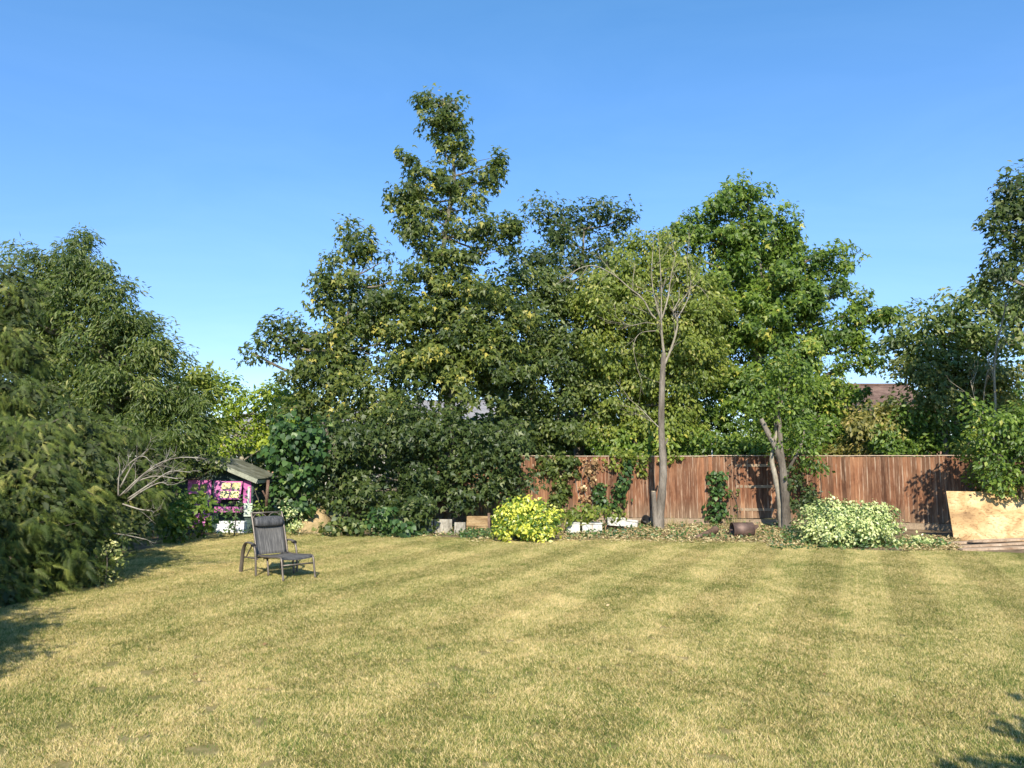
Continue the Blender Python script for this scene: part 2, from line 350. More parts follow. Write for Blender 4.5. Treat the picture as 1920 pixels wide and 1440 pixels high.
def build_lawn_mats():
    out = []
    for kind in ('soil', 'blade'):
        m_, n, l, b = new_mat('lawn_' + kind)
        g, s, m, sx = lawn_colour(n, l)
        if kind == 'blade':
            a_ = n.new('ShaderNodeAttribute'); a_.attribute_name = 'tint'
            s = m('ADD', s, m('MULTIPLY', m('SUBTRACT', a_.outputs['Fac'], .5), .42))
        r = ramp(n, [(.38, (.10, .15, .032)), (.44, (.205, .225, .048)), (.49, (.40, .365, .10)), (.545, (.60, .48, .185)), (.62, (.84, .66, .33))])
        l.new(s, r.inputs[0]); col = r.outputs[0]
        if kind == 'soil': col = mixc(n, l, .60, col, (.13, .095, .045))
        l.new(col, b.inputs['Base Color']); b.inputs['Roughness'].default_value = .75; b.inputs['Specular IOR Level'].default_value = .25
        if kind == 'soil':
            t = noise(n, l, 90, 4, .7, g); bump(n, l, t.outputs[0], b, .8, .02)
        else:
            tr = n.new('ShaderNodeBsdfTranslucent'); l.new(col, tr.inputs[0]); mx = n.new('ShaderNodeMixShader'); mx.inputs[0].default_value = .25
            l.new(b.outputs[0], mx.inputs[1]); l.new(tr.outputs[0], mx.inputs[2]); l.new(mx.outputs[0], n['Material Output'].inputs[0])
        out.append(m_)
    return out
M_LAWN, M_BLADE = build_lawn_mats()
M_SOIL = surf('bed_soil', [(.13, .09, .055), (.24, .17, .10), (.36, .27, .16)], 2.5, .95, .9, (1, 1, 1), 35, .1, dist=.04)
M_FIELD = surf('rough_ground', [(.10, .12, .04), (.18, .17, .07), (.26, .22, .11)], .8, .95, .6, (1, 1, 1), 12, .1)
def sheet(name, poly, z, mat, n=60):
    """flat polygon filled by a fine triangulated fan-free grid"""
    me = bpy.data.meshes.new(name); me.from_pydata([(float(x), float(y), z) for x, y in poly], [], [tuple(range(len(poly)))]); me.update()
    o = add_mesh(name, me, mat); o['kind'] = 'structure'; return o
sheet('ground', [(-900, -300), (900, -300), (900, 1400), (-900, 1400)], -0.012, M_FIELD)
edge_px = [(0, 1145), (120, 1105), (235, 1040), (330, 1012), (420, 1001), (540, 1001), (640, 1004), (760, 1003), (900, 1012), (1060, 1013), (1200, 1011), (1340, 1014), (1480, 1022), (1600, 1030), (1760, 1034), (1920, 1037)]
edge = [ground(*p)[:2] for p in edge_px]
lawn_poly = [(-9, -6), (14, -6), (14, edge[-1][1])] + [tuple(p) for p in reversed(edge)] + [(-7.5, 7.5)]
sheet('lawn', lawn_poly, 0.0, M_LAWN)
bed_poly = [(14, edge[-1][1] - .02), (14, 22.4), (-16, 22.4), (-16, 7.5), (-7.5, 7.5)] + [tuple(p) for p in edge]
sheet('planting_bed', bed_poly, -0.004, M_SOIL)

def grass_tile(seed, n, size):
    r_ = np.random.default_rng(seed); P = np.zeros((n, 3)); P[:, :2] = (r_.random((n, 2)) - .5) * size * 1.06
    az = r_.random(n) * 2 * math.pi; h = .010 + .021 * r_.random(n) ** 1.6; w = .0015 + .0013 * r_.random(n)
    lean = np.stack((np.cos(az), np.sin(az)), 1) * (.35 + .9 * r_.random(n))[:, None] + np.array((0, .33))
    sd = r_.random(n) * 2 * math.pi; side = np.stack((np.cos(sd), np.sin(sd), np.zeros(n)), 1) * w[:, None]
    tip = P + np.stack((lean[:, 0] * h, lean[:, 1] * h, h), 1)
    V = np.stack((P - side, P + side, tip), 1).reshape(-1, 3); T = np.arange(n * 3).reshape(-1, 3)
    return mesh_np('grass_tile', V, T, np.clip(r_.normal(.5, .24, n), 0, 1))
TS = 0.55; AZ = R(-24)
def in_poly(x, y, poly):
    c = False; n = len(poly); j = n - 1
    for i in range(n):
        xi, yi = poly[i]; xj, yj = poly[j]
        if (yi > y) != (yj > y) and x < (xj - xi) * (y - yi) / (yj - yi) + xi: c = not c
        j = i
    return c
tiles = []
for i in range(-60, 61):
    for j in range(-60, 61):
        x = i * TS * math.cos(AZ) - j * TS * math.sin(AZ); y = i * TS * math.sin(AZ) + j * TS * math.cos(AZ)
        if y < 2.6 or y > 19 or abs(x) > y * .70 + 1.2: continue
        if in_poly(x, y, lawn_poly): tiles.append((x, y, 0.002, i % 2 if random.random() > (9.5 - y) / 6 else random.random()))
pts = bpy.data.meshes.new('lawn_grass'); pts.from_pydata([t[:3] for t in tiles], [], [])
at_ = pts.attributes.new('row', 'FLOAT', 'POINT'); at_.data.foreach_set('value', [float(t[3]) for t in tiles])
grass = bpy.data.objects.new('lawn_grass', pts); link(grass); grass['kind'] = 'stuff'
tag(grass, 'short dry straw and green lawn grass blades mown in faint stripes', 'grass')
def grass_nodes():
    ng = bpy.data.node_groups.new('grass_nodes', 'GeometryNodeTree')
    ng.interface.new_socket('Geometry', in_out='INPUT', socket_type='NodeSocketGeometry'); ng.interface.new_socket('Geometry', in_out='OUTPUT', socket_type='NodeSocketGeometry')
    n, l = ng.nodes, ng.links; gi = n.new('NodeGroupInput'); go = n.new('NodeGroupOutput')
    jn = n.new('GeometryNodeGeometryToInstance')
    for k in range(4):
        me = grass_tile(100 + k, 6800, TS); me.materials.append(M_BLADE); ob = bpy.data.objects.new('grass_tile', me)
        oi = n.new('GeometryNodeObjectInfo'); oi.inputs['Object'].default_value = ob; oi.inputs['As Instance'].default_value = False
        l.new(oi.outputs['Geometry'], jn.inputs[0])
    ip = n.new('GeometryNodeInstanceOnPoints'); l.new(gi.outputs[0], ip.inputs['Points']); l.new(jn.outputs[0], ip.inputs['Instance'])
    ip.inputs['Pick Instance'].default_value = True
    ri = n.new('FunctionNodeRandomValue'); ri.data_type = 'INT'; ri.inputs[4].default_value = 0; ri.inputs[5].default_value = 3; l.new(ri.outputs[2], ip.inputs['Instance Index'])
    na = n.new('GeometryNodeInputNamedAttribute'); na.data_type = 'FLOAT'; na.inputs[0].default_value = 'row'
    ma = n.new('ShaderNodeMath'); ma.operation = 'MULTIPLY_ADD'; ma.inputs[1].default_value = math.pi; ma.inputs[2].default_value = AZ; l.new(na.outputs[0], ma.inputs[0])
    cb = n.new('ShaderNodeCombineXYZ'); l.new(ma.outputs[0], cb.inputs[2]); l.new(cb.outputs[0], ip.inputs['Rotation']); l.new(ip.outputs[0], go.inputs[0])
    return ng
tv = []; tt_ = []; ti_ = []
for k in range(900):
    y = 3.6 + 13.5 * random.random() ** 1.3; x = (random.random() * 2 - 1) * .72 * y
    if not in_poly(x, y, lawn_poly): continue
    nb_ = random.randint(14, 60); sr = random.uniform(.03, .10)
    P_ = np.stack((rng.normal(x, sr, nb_), rng.normal(y, sr, nb_), np.zeros(nb_)), 1); az_ = rng.random(nb_) * 6.283; h_ = random.uniform(.018, .045) * (.6 + .6 * rng.random(nb_))
    sd_ = np.stack((np.cos(az_), np.sin(az_), 0 * az_), 1) * .0024; tip_ = P_ + np.stack((rng.normal(0, .5, nb_) * h_, rng.normal(0, .5, nb_) * h_, h_), 1)
    b_ = len(tv) * 1; tv += list(np.stack((P_ - sd_, P_ + sd_, tip_), 1).reshape(-1, 3)); tt_ += [(b_ + 3 * q, b_ + 3 * q + 1, b_ + 3 * q + 2) for q in range(nb_)]; ti_ += list(np.clip(rng.normal(random.choice((.25, .3, .45)), .12, nb_), 0, 1))
o_ = add_mesh('lawn_tufts', mesh_np('lawn_tufts', tv, tt_, ti_), LM['tuft']); tag(o_, 'scattered longer green tufts standing out of the dry lawn', 'grass', kind='stuff')
md = grass.modifiers.new('grass', 'NODES'); md.node_group = grass_nodes()

# ------------------------------------------------------------------ the fence
M_BOARD = None
def board_mat():
    m, n, l, b = new_mat('stained_fence_wood')
    g = n.new('ShaderNodeNewGeometry').outputs['Position']; oi = n.new('ShaderNodeObjectInfo')
    ad = n.new('ShaderNodeVectorMath'); ad.operation = 'ADD'; l.new(g, ad.inputs[0])
    cb = n.new('ShaderNodeCombineXYZ'); mu = n.new('ShaderNodeMath'); mu.operation = 'MULTIPLY'; mu.inputs[1].default_value = 37.0; l.new(oi.outputs['Random'], mu.inputs[0]); l.new(mu.outputs[0], cb.inputs[2]); l.new(cb.outputs[0], ad.inputs[1])
    v = mapping(n, l, ad.outputs[0], (9, 9, .9)); t = noise(n, l, 2.2, 5, .65, v, .5); t2 = noise(n, l, .8, 4, .6, g, .5); t3 = noise(n, l, 22, 4, .7, mapping(n, l, ad.outputs[0], (2.5, 2.5, .16)))
    r = ramp(n, [(.28, (.095, .040, .022)), (.44, (.19, .080, .040)), (.56, (.27, .125, .066)), (.70, (.43, .26, .155))]); l.new(t.outputs[0], r.inputs[0])
    r2 = ramp(n, [(.46, (0, 0, 0)), (.66, (1, 1, 1))]); l.new(t2.outputs[0], r2.inputs[0])
    mu2 = n.new('ShaderNodeMath'); mu2.operation = 'MULTIPLY'; mu2.inputs[1].default_value = .42; l.new(r2.outputs[0], mu2.inputs[0])
    c = mixc(n, l, mu2.outputs[0], r.outputs[0], (.40, .215, .115))
    # damp, greyer foot of the boards
    sx = n.new('ShaderNodeSeparateXYZ'); l.new(g, sx.inputs[0]); mr = n.new('ShaderNodeMapRange'); mr.inputs[1].default_value = .65; mr.inputs[2].default_value = .05; l.new(sx.outputs[2], mr.inputs[0])
    m3 = n.new('ShaderNodeMath'); m3.operation = 'MULTIPLY'; l.new(mr.outputs[0], m3.inputs[0]); l.new(t.outputs[0], m3.inputs[1])
    c = mixc(n, l, m3.outputs[0], c, (.34, .27, .17))
    r3 = ramp(n, [(0, (.50, .53, .56)), (.5, (.80, .82, .84)), (1, (1.20, 1.16, 1.10))]); l.new(oi.outputs['Random'], r3.inputs[0]); c = mixc(n, l, 1.0, c, r3.outputs[0], 'MULTIPLY')
    r4 = ramp(n, [(.3, (.75, .75, .75)), (.7, (1.2, 1.2, 1.2))]); l.new(t3.outputs[0], r4.inputs[0]); c = mixc(n, l, 1.0, c, r4.outputs[0], 'MULTIPLY')
    tc = n.new('ShaderNodeTexCoord'); sx2 = n.new('ShaderNodeSeparateXYZ'); l.new(tc.outputs['Object'], sx2.inputs[0])
    me_ = n.new('ShaderNodeMapRange'); me_.inputs[1].default_value = .026; me_.inputs[2].default_value = .046; l.new(sx2.outputs[0], me_.inputs[0])
    re_ = ramp(n, [(.48, (0, 0, 0)), (.68, (.7, .7, .7))]); l.new(noise(n, l, 1.3, 3, .6, ad.outputs[0]).outputs[0], re_.inputs[0])
    mm = n.new('ShaderNodeMath'); mm.operation = 'MULTIPLY'; l.new(me_.outputs[0], mm.inputs[0]); l.new(re_.outputs[0], mm.inputs[1])
    c = mixc(n, l, mm.outputs[0], c, (.62, .46, .32))
    l.new(c, b.inputs['Base Color']); b.inputs['Roughness'].default_value = .8; b.inputs['Specular IOR Level'].default_value = .2; bump(n, l, t3.outputs[0], b, .5, .01); return m
M_BOARD = board_mat()
M_CAP = surf('bleached_capping', [(.42, .30, .21), (.58, .45, .33)], 3, .8, .4, (1, 1, 1), 30, .2)
M_GRAVEL = surf('gravel_board_wood', [(.24, .17, .11), (.36, .27, .18)], 3, .9, .5)
FP = [(820, 21.5), (1000, 21.3), (1440, 20.5), (1620, 19.7), (1800, 18.8), (2080, 17.8)]
fpw = [np.array((gx(p, y, .9), y)) for p, y in FP]
def fence_y(px): return float(np.interp(px, [p for p, _ in FP], [y for _, y in FP]))
fence = thing('garden_fence', 'long reddish brown vertical board fence across the back of the garden', 'fence', (fpw[0][0], fpw[0][1], 0))
var = []
for k in range(6):
    h = 1.775 + (-.008, .004, -.003, .009, 0, -.005)[k]; w = .112; mb = MB()
    # feather-edge board: one edge thick, the other thin
    mb.prism([(-w / 2, -.004), (w / 2, -.026), (w / 2, .004), (-w / 2, .003)], 'z', .16, h)
    me = bpy.data.meshes.new('fence_board'); me.from_pydata(mb.v, [], mb.f); me.update(); me.materials.append(M_BOARD); var.append(me)
seglen = [np.linalg.norm(fpw[i + 1] - fpw[i]) for i in range(len(fpw) - 1)]; tot = sum(seglen); pitch = .1005
def along(s):
    for i, L_ in enumerate(seglen):
        if s <= L_ or i == len(seglen) - 1:
            d = (fpw[i + 1] - fpw[i]) / L_; return fpw[i] + d * s, math.atan2(d[1], d[0])
        s -= L_
PANEL = 1.83; s = .05; i = 0; npan = int(tot / PANEL) + 1; pz = [random.uniform(-.014, .012) for _ in range(npan + 1)]; pt_ = [random.uniform(-.005, .005) for _ in range(npan + 1)]
while s < tot:
    p, an = along(s); o = bpy.data.objects.new('fence_board', random.choice(var)); link(o, fence); k = int(s / PANEL); f = s / PANEL - k
    o.location = (p[0] - fence.location.x, p[1] - fence.location.y + random.uniform(-.004, .004), pz[k] + pt_[k] * (f - .5) * 2 + random.uniform(-.008, .006)); o.rotation_euler = (random.uniform(-.008, .008), random.uniform(-.006, .006), an + random.uniform(-.03, .03))
    s += pitch * random.uniform(.96, 1.04); i += 1
for k in range(npan):
    a0, _ = along(k * PANEL + .004); a1, _ = along(min((k + 1) * PANEL - .004, tot)); p = (a0 + a1) / 2; d = a1 - a0; L_ = float(np.linalg.norm(d))
    if L_ < .1: continue
    an = math.atan2(d[1], d[0]); nx, ny = -d[1] / L_, d[0] / L_
    keep(MB().box((p[0], p[1] - .004, 1.797 + pz[k]), (L_, .052, .020), an, 0, -pt_[k] / L_ * 2).build('capping_rail', M_CAP, fence), fence)
    for z in (.4, 1.0, 1.55): keep(MB().box((p[0] + nx * .045, p[1] + ny * .045, z), (L_, .06, .07), an).build('back_rail', M_GRAVEL, fence), fence)
    keep(MB().box((p[0] - nx * .004, p[1] - ny * .004, .075), (L_, .03, .15), an).build('gravel_board', M_GRAVEL, fence), fence)
    keep(MB().box((a0[0] + nx * .06, a0[1] + ny * .06, .9), (.09, .09, 1.80 + pz[k]), an).build('post', M_GRAVEL, fence), fence)

# ------------------------------------------------------------------ far houses
M_TILE = surf('brown_roof_tiles', [(.10, .062, .048), (.155, .098, .076), (.22, .145, .11)], 1.4, .9, .7, (1, 1, 2.5), 9, .1, dist=.03)
M_SLATE = surf('grey_roof_slates', [(.20, .19, .19), (.30, .28, .27)], 1.2, .8, .4, (1, 1, 2), 8, .3)
M_RENDER = surf('pale_render', [(.36, .33, .28), (.46, .43, .38)], 1.5, .9, .2)
M_BRICKW = surf('red_brick_wall', [(.28, .15, .10), (.40, .23, .16)], 3, .9, .4)
M_GLASS, n_, l_, b_ = new_mat('window_glass'); b_.inputs['Base Color'].default_value = (.03, .04, .05, 1); b_.inputs['Roughness'].default_value = .06
M_WHITE = surf('white_paint', [(.72, .72, .70), (.80, .80, .78)], 4, .5, .1)
def house(label, cx, cy, w, d, zw, zr, roofm, wallm, hip):
    rt = thing('house', label, 'house', (cx, cy, 0))
    MB().box((0, 0, zw / 2), (w, d, zw)).build('wall', wallm, rt)
    ov = .35; x0, x1, y0, y1 = -w / 2 - ov, w / 2 + ov, -d / 2 - ov, d / 2 + ov; h = hip
    mb = MB(); V = [(x0, y0, zw), (x1, y0, zw), (x1, y1, zw), (x0, y1, zw), (x0 + h, 0, zr), (x1 - h, 0, zr)]
    mb.v = V; mb.f = [(0, 1, 5, 4), (2, 3, 4, 5), (1, 2, 5), (3, 0, 4), (0, 3, 2, 1)]; mb.sm = [False] * 5; mb.build('roof', roofm, rt)
    MB().tube([(x0 + h, 0, zr + .02), (x1 - h, 0, zr + .02)], .09, 6).build('ridge', roofm, rt)
    for k in range(3):
        x = -w / 2 + w * (k + .5) / 3; z = zw - 1.1
        fr = MB().box((x, -d / 2 - .03, z), (1.3, .08, 1.2)).build('window', M_WHITE, rt)
        for sx_ in (-.3, .3): MB().box((x + sx_, -d / 2 - .08, z), (.52, .02, 1.02)).build('pane', M_GLASS, fr)
    return rt
Yh = 46
pa = at(1590, 725, Yh); pb = at(1732, 728, Yh)
house('distant house with brown tiled hipped roof showing over the right part of the fence', pa[0] + 1.0, Yh + 3, 9.0, 7.5, 4.0, at(1700, 722, Yh + 3)[2], M_TILE, M_BRICKW, .7)
pc = at(447, 780, 44); house('distant house with grey slate roof half hidden behind the lime green tree', pc[0], 47, 5, 6, 2.9, at(447, 778, 47)[2], M_SLATE, M_RENDER, 1.5)
pc = at(800, 830, 50); house('distant pale rendered house glimpsed through the central maples', pc[0], 52, 12, 8, 3.8, 5.6, M_SLATE, M_RENDER, 2.5)

# ------------------------------------------------------------------ trees behind and around
def scl(lst, f): return [(a_, b_, c_ * f, d_ * f, *q) for a_, b_, c_, d_, *q in lst]
make_tree('maple_tree', 'tallest maple, its narrow leafy leader rising high above all other trees', 'tree',
    [(838, 990), (836, 860), (840, 740), (832, 640), (826, 520), (838, 420), (852, 330), (840, 240), (832, 185)], 20.6,
    [(815, 190, 27, 24), (850, 188, 24, 22), (825, 228, 32, 26), (862, 240, 26, 24), (868, 280, 34, 24), (832, 275, 22, 18), (762, 300, 15, 15), (786, 318, 22, 15), (818, 325, 26, 18), (936, 303, 22, 17), (912, 332, 24, 17), (846, 350, 34, 26), (778, 352, 28, 18),
     (758, 378, 28, 20), (800, 392, 36, 24), (884, 380, 24, 20), (780, 425, 36, 24), (846, 420, 34, 28), (905, 430, 34, 22), (948, 430, 26, 15), (972, 425, 16, 11), (925, 462, 34, 16), (792, 470, 32, 24), (855, 482, 40, 22), (800, 512, 38, 24), (868, 530, 48, 30)],
    'maple_small', 'maple', 1.5, (.105, .025), rc=.27, n=60, limb_r=.035)
make_tree('maple_tree', 'broad dark maple left of the tallest tree, crown stepping down to the left', 'tree',
    [(640, 990), (634, 880), (610, 800), (622, 720), (640, 640), (660, 560), (662, 480)], 20.8,
    [(648, 440, 26, 20), (680, 452, 20, 16), (660, 480, 44, 28), (618, 492, 26, 18), (715, 492, 30, 28), (740, 525, 26, 28), (645, 530, 60, 40), (598, 520, 20, 12), (700, 560, 60, 44), (606, 580, 36, 32), (560, 620, 30, 24), (508, 622, 26, 13), (530, 648, 34, 18), (478, 664, 9, 8), (620, 640, 64, 50),
     (720, 640, 60, 60), (560, 690, 44, 38), (640, 720, 70, 50), (575, 750, 44, 40), (700, 760, 70, 56), (660, 600, 70, 50, .8), (600, 660, 60, 40, .8), (690, 690, 70, 50, .8), (720, 590, 50, 50)],
    'maple_small', 'maple', 1.0, (.15, .03), rc=.34, n=80)
make_tree('maple_tree', 'middle maple with pale forked limbs, filling the centre under the tallest leader', 'tree',
    [(842, 992), (840, 880), (846, 760), (852, 700), (860, 650), (880, 600)], 20.4,
    [(770, 590, 50, 44), (850, 600, 56, 46), (900, 640, 60, 50), (800, 670, 70, 56), (880, 720, 80, 60), (780, 760, 70, 50), (950, 580, 50, 44), (830, 560, 60, 40, .6), (770, 640, 70, 60, .8), (900, 560, 60, 40), (940, 680, 50, 60), (860, 660, 80, 60, .9)],
    'maple', 'maple', 1.0, (.15, .03))
make_tree('maple_tree', 'low dark spreading maple whose leaves hang down to the pale kerb slabs', 'tree',
    [(810, 986, 1.4), (800, 930, 1.0), (790, 870, .5), (800, 800)], 19.2,
    [(640, 830, 60, 44), (740, 820, 70, 50), (850, 815, 70, 50), (620, 890, 54, 40), (710, 890, 66, 44), (810, 885, 70, 44), (900, 880, 60, 50), (950, 810, 44, 44), (680, 935, 46, 24), (780, 925, 56, 22), (860, 922, 46, 22), (930, 920, 34, 24), (960, 870, 34, 40), (590, 930, 30, 24), (795, 953, 18, 6, -1.2), (782, 968, 9, 8, -1.3), (960, 905, 32, 36), (730, 950, 34, 16), (890, 935, 30, 14)],
    'maple', 'maple_dark', 1.3, (.12, .03), rc=.32, L=.118, n=88, dfac=.7, dmax=.9)
make_tree('maple_tree', 'dark maple crown rising behind between the tallest tree and the pale thin tree', 'tree',
    [(1085, 960), (1085, 800), (1080, 640), (1090, 520), (1095, 430)], 24.0,
    [(1014, 398, 22, 13), (1040, 415, 30, 24), (1075, 405, 26, 22), (1120, 408, 40, 22), (1160, 410, 18, 14), (1062, 450, 50, 36), (1120, 450, 44, 34), (1010, 480, 44, 24), (1090, 510, 80, 44), (990, 500, 30, 20), (1060, 590, 90, 60), (1160, 560, 70, 60), (1180, 660, 90, 70), (1100, 700, 80, 60)],
    'maple', 'maple_dark', 1.0, (.16, .03), rc=.42)
make_tree('cherry_tree', 'rounded small-leaved tree filling the gap right of the centre, behind the fence end', 'tree',
    [(1010, 985), (1012, 860), (1000, 740), (1005, 640), (1000, 560)], 22.4,
    [(950, 540, 50, 40), (1010, 545, 56, 40), (1040, 610, 60, 60), (970, 630, 70, 60), (1020, 700, 80, 60), (950, 720, 50, 50), (1060, 780, 80, 56), (985, 790, 60, 56), (1100, 720, 50, 40), (1000, 850, 50, 30)],
    'fine', 'fine', 1.1, (.14, .03))
make_tree('ash_tree', 'olive green leafy tree just behind the fence around the bare pale trunk', 'tree',
    [(1190, 970), (1192, 830), (1180, 700), (1200, 600), (1225, 520), (1235, 460)], 22.2,
    [(1225, 462, 44, 26), (1180, 500, 44, 36), (1262, 500, 56, 40), (1115, 560, 50, 36), (1170, 570, 50, 46), (1310, 555, 40, 44), (1240, 570, 50, 46), (1110, 620, 50, 40), (1150, 680, 60, 44), (1290, 640, 56, 56), (1210, 720, 50, 50), (1280, 740, 50, 50), (1150, 760, 60, 40), (1120, 820, 50, 30), (1240, 800, 60, 40), (1240, 650, 60, 50), (1300, 690, 50, 50), (1190, 630, 56, 50), (1320, 600, 40, 44), (1225, 700, 60, 50), (1140, 530, 40, 24)],
    'fine', 'olive', 1.2, (.10, .03), n=165, L=.108, rc=.34, droop=.7)
make_tree('maple_tree', 'large bright green maple behind the middle of the fence, tiers reaching right', 'tree',
    [(1420, 960), (1424, 800), (1420, 680), (1430, 560), (1415, 450), (1400, 370)], 23.6,
    [(1372, 362, 28, 20), (1408, 358, 22, 18), (1395, 392, 50, 26), (1440, 408, 34, 20), (1478, 418, 24, 18), (1480, 445, 20, 14), (1322, 400, 44, 24), (1280, 425, 28, 22), (1345, 440, 60, 32), (1420, 450, 60, 36), (1535, 478, 40, 20), (1582, 470, 18, 15), (1570, 500, 30, 16), (1500, 500, 50, 30),
     (1440, 520, 70, 44), (1350, 520, 70, 50), (1540, 545, 50, 22), (1588, 545, 24, 14), (1490, 570, 60, 36), (1390, 600, 90, 56), (1640, 592, 30, 16), (1606, 612, 40, 24), (1560, 620, 54, 34), (1630, 640, 28, 18), (1480, 650, 80, 50), (1340, 670, 70, 60), (1590, 680, 54, 34), (1540, 710, 60, 44),
     (1420, 730, 90, 56), (1330, 770, 70, 50), (1500, 780, 80, 44), (1585, 740, 40, 34), (1400, 825, 80, 34), (1300, 830, 50, 28), (1490, 830, 60, 28), (1440, 590, 100, 60, .8), (1350, 610, 80, 60, .8), (1460, 720, 110, 60, .8), (1280, 470, 40, 30), (1400, 480, 90, 50, .8), (1660, 590, 14, 9), (1620, 575, 20, 10)],
    'maple', 'maple_bright', 1.0, (.2, .03))
make_tree('shrub', 'bushy green shrub showing over the fence below the bright maple', 'shrub', [(1370, 960), (1372, 880), (1375, 830)], 21.9,
    [(1290, 835, 44, 26), (1350, 830, 44, 30), (1410, 835, 40, 26), (1560, 825, 40, 28), (1500, 832, 36, 24), (1230, 840, 40, 24), (1160, 838, 40, 22)], 'fine', 'maple_bright', 1.3, (.05, .02), L=.13, n=120, bk=bark_dark)
hb = []
for i in range(46):
    x = -14 + i * .62 + random.uniform(-.2, .2); top = 3.4 + random.uniform(-.5, .5) - (1.3 if 5.5 < x < 11 else 0) - (1.2 if x < -8.5 else 0)
    hb += [((x, 26.2 + random.uniform(-.4, .4), top * .78), (.75, .6, top * .24)), ((x, 26.0, top * .38), (.75, .5, top * .42))]
rt = thing('hedge', 'tall dark mixed hedge closing the view behind the trees and the fence', 'hedge', (0, 26.2, 0))
crown(rt, hb, 'fine', 'fine', .8, name='foliage', L=.2, n=60, rc=.42)
mb = MB()
for i in range(24): x = -13.6 + i * 1.2; mb.tube([(x, 26.2, -.05), (x + .1, 26.2, 1.6), (x - .1, 26.2, 2.6)], [.06, .045, .02], 5)
keep(mb.build('stems', bark_dark, rt, 'stuff'), rt)
fb = []
for i in range(110):
    x = -75 + i * 1.4; top = 5.0 + 1.6 * math.sin(i * .7) + 1.2 * math.sin(i * 1.9 + 1)
    if -2 < x < 34: top = min(top, 4.2)
    fb.append(((x, 74 + random.uniform(-4, 4), top * .5), (1.6, 1.2, top * .5)))
V, T, ti, _ = foliage(fb, 'fine', .5, L=.55, n=40, rc=1.0)
o = add_mesh('distant_trees', mesh_np('distant_trees', V, T, ti), LM['maple_dark']); tag(o, 'far belt of green trees along the horizon behind the houses', 'trees', kind='stuff')
# right-hand group
make_tree('elder_tree', 'loose grey-green tree on the right, tufted top against the sky', 'tree',
    [(1800, 960), (1795, 800), (1790, 700), (1800, 620), (1810, 560)], 21.5,
    [(1718, 600, 34, 22), (1690, 640, 34, 24), (1770, 585, 34, 26), (1745, 630, 44, 30), (1800, 560, 34, 20), (1840, 550, 34, 22), (1790, 615, 44, 34), (1880, 575, 44, 26), (1860, 630, 60, 44), (1930, 620, 44, 60), (1700, 670, 34, 24), (1760, 670, 44, 34), (1960, 560, 50, 50)],
    'fine', 'fine_light', .9, (.1, .02), L=.14, n=110)
make_tree('hawthorn_tree', 'olive brown thicket tree at right behind the fence, bare twigs among its leaves', 'tree',
    [(1770, 960), (1772, 820), (1760, 740), (1780, 690)], 21.0,
    [(1720, 700, 40, 30), (1780, 700, 50, 44), (1840, 710, 50, 44), (1740, 760, 50, 36), (1820, 770, 54, 40), (1900, 720, 50, 60), (1690, 690, 30, 24), (1900, 800, 50, 40), (1860, 780, 60, 60, .6), (1800, 740, 70, 50, .6), (1930, 760, 50, 60, .6)],
    'fine', 'hawthorn', 1.0, (.1, .02), n=130)
make_tree('hedge_shrub', 'mid green rounded shrub over the fence, in front of the brown roof', 'shrub', [(1700, 960), (1700, 860), (1702, 820)], 21.2,
    [(1680, 800, 40, 34), (1730, 800, 44, 44), (1780, 820, 44, 36), (1830, 820, 40, 36), (1660, 835, 40, 22), (1740, 842, 50, 22)], 'fine', 'maple_bright', 1.1, (.05, .02), bk=bark_dark)
make_tree('golden_shrub', 'golden brown shrub peeping over the fence left of the brown roof', 'shrub', [(1600, 960), (1600, 870), (1602, 835)], 21.4,
    [(1575, 838, 30, 18), (1610, 815, 28, 28), (1645, 792, 28, 24), (1625, 842, 36, 16), (1600, 790, 18, 16), (1670, 780, 20, 14)], 'fine', 'gold', .9, (.04, .02), bk=bark_dark)
make_tree('maple_tree', 'maple entering from the right edge high up, leafy branch tips against the sky', 'tree',
    [(2050, 1040), (2040, 800), (2020, 600), (2000, 420), (1990, 330)], 17.0,
    [(1905, 345, 22, 18), (1890, 388, 40, 20), (1925, 400, 50, 40), (1870, 428, 34, 16), (1900, 450, 44, 26), (1862, 505, 30, 16), (1905, 500, 40, 34), (1935, 560, 40, 30), (1990, 360, 70, 50), (2000, 450, 70, 60), (1990, 540, 60, 50), (2010, 640, 60, 50)],
    'maple_small', 'maple_dark', 1.0, (.2, .05))
make_tree('climbing_shrub', 'leafy green shrub overhanging the plywood sheet at the right edge', 'shrub', [(1925, 1020), (1920, 960), (1905, 900), (1880, 860)], 17.0,
    [(1880, 800, 40, 30), (1910, 850, 44, 36), (1870, 860, 44, 28), (1895, 898, 50, 18), (1845, 835, 24, 20), (1960, 860, 44, 60), (1930, 780, 40, 50), (1880, 912, 22, 8), (1835, 780, 24, 30)], 'fine', 'maple_bright', 1.05, (.05, .02), L=.10, n=90, rc=.28, dfac=.7, dmax=.5, bk=bark_dark)
make_tree('climbing_shrub', 'light green leafy climber trailing over the fence beside the shrub that overhangs the plywood', 'shrub', [(1822, 1000), (1820, 930), (1818, 860)], 18.0,
    [(1820, 830, 18, 22), (1826, 870, 16, 26), (1832, 905, 11, 22), (1808, 850, 12, 16)], 'fine', 'olive', .9, (.03, .01), L=.10, n=26, rc=.18, dmax=.3, bk=bark_dark)
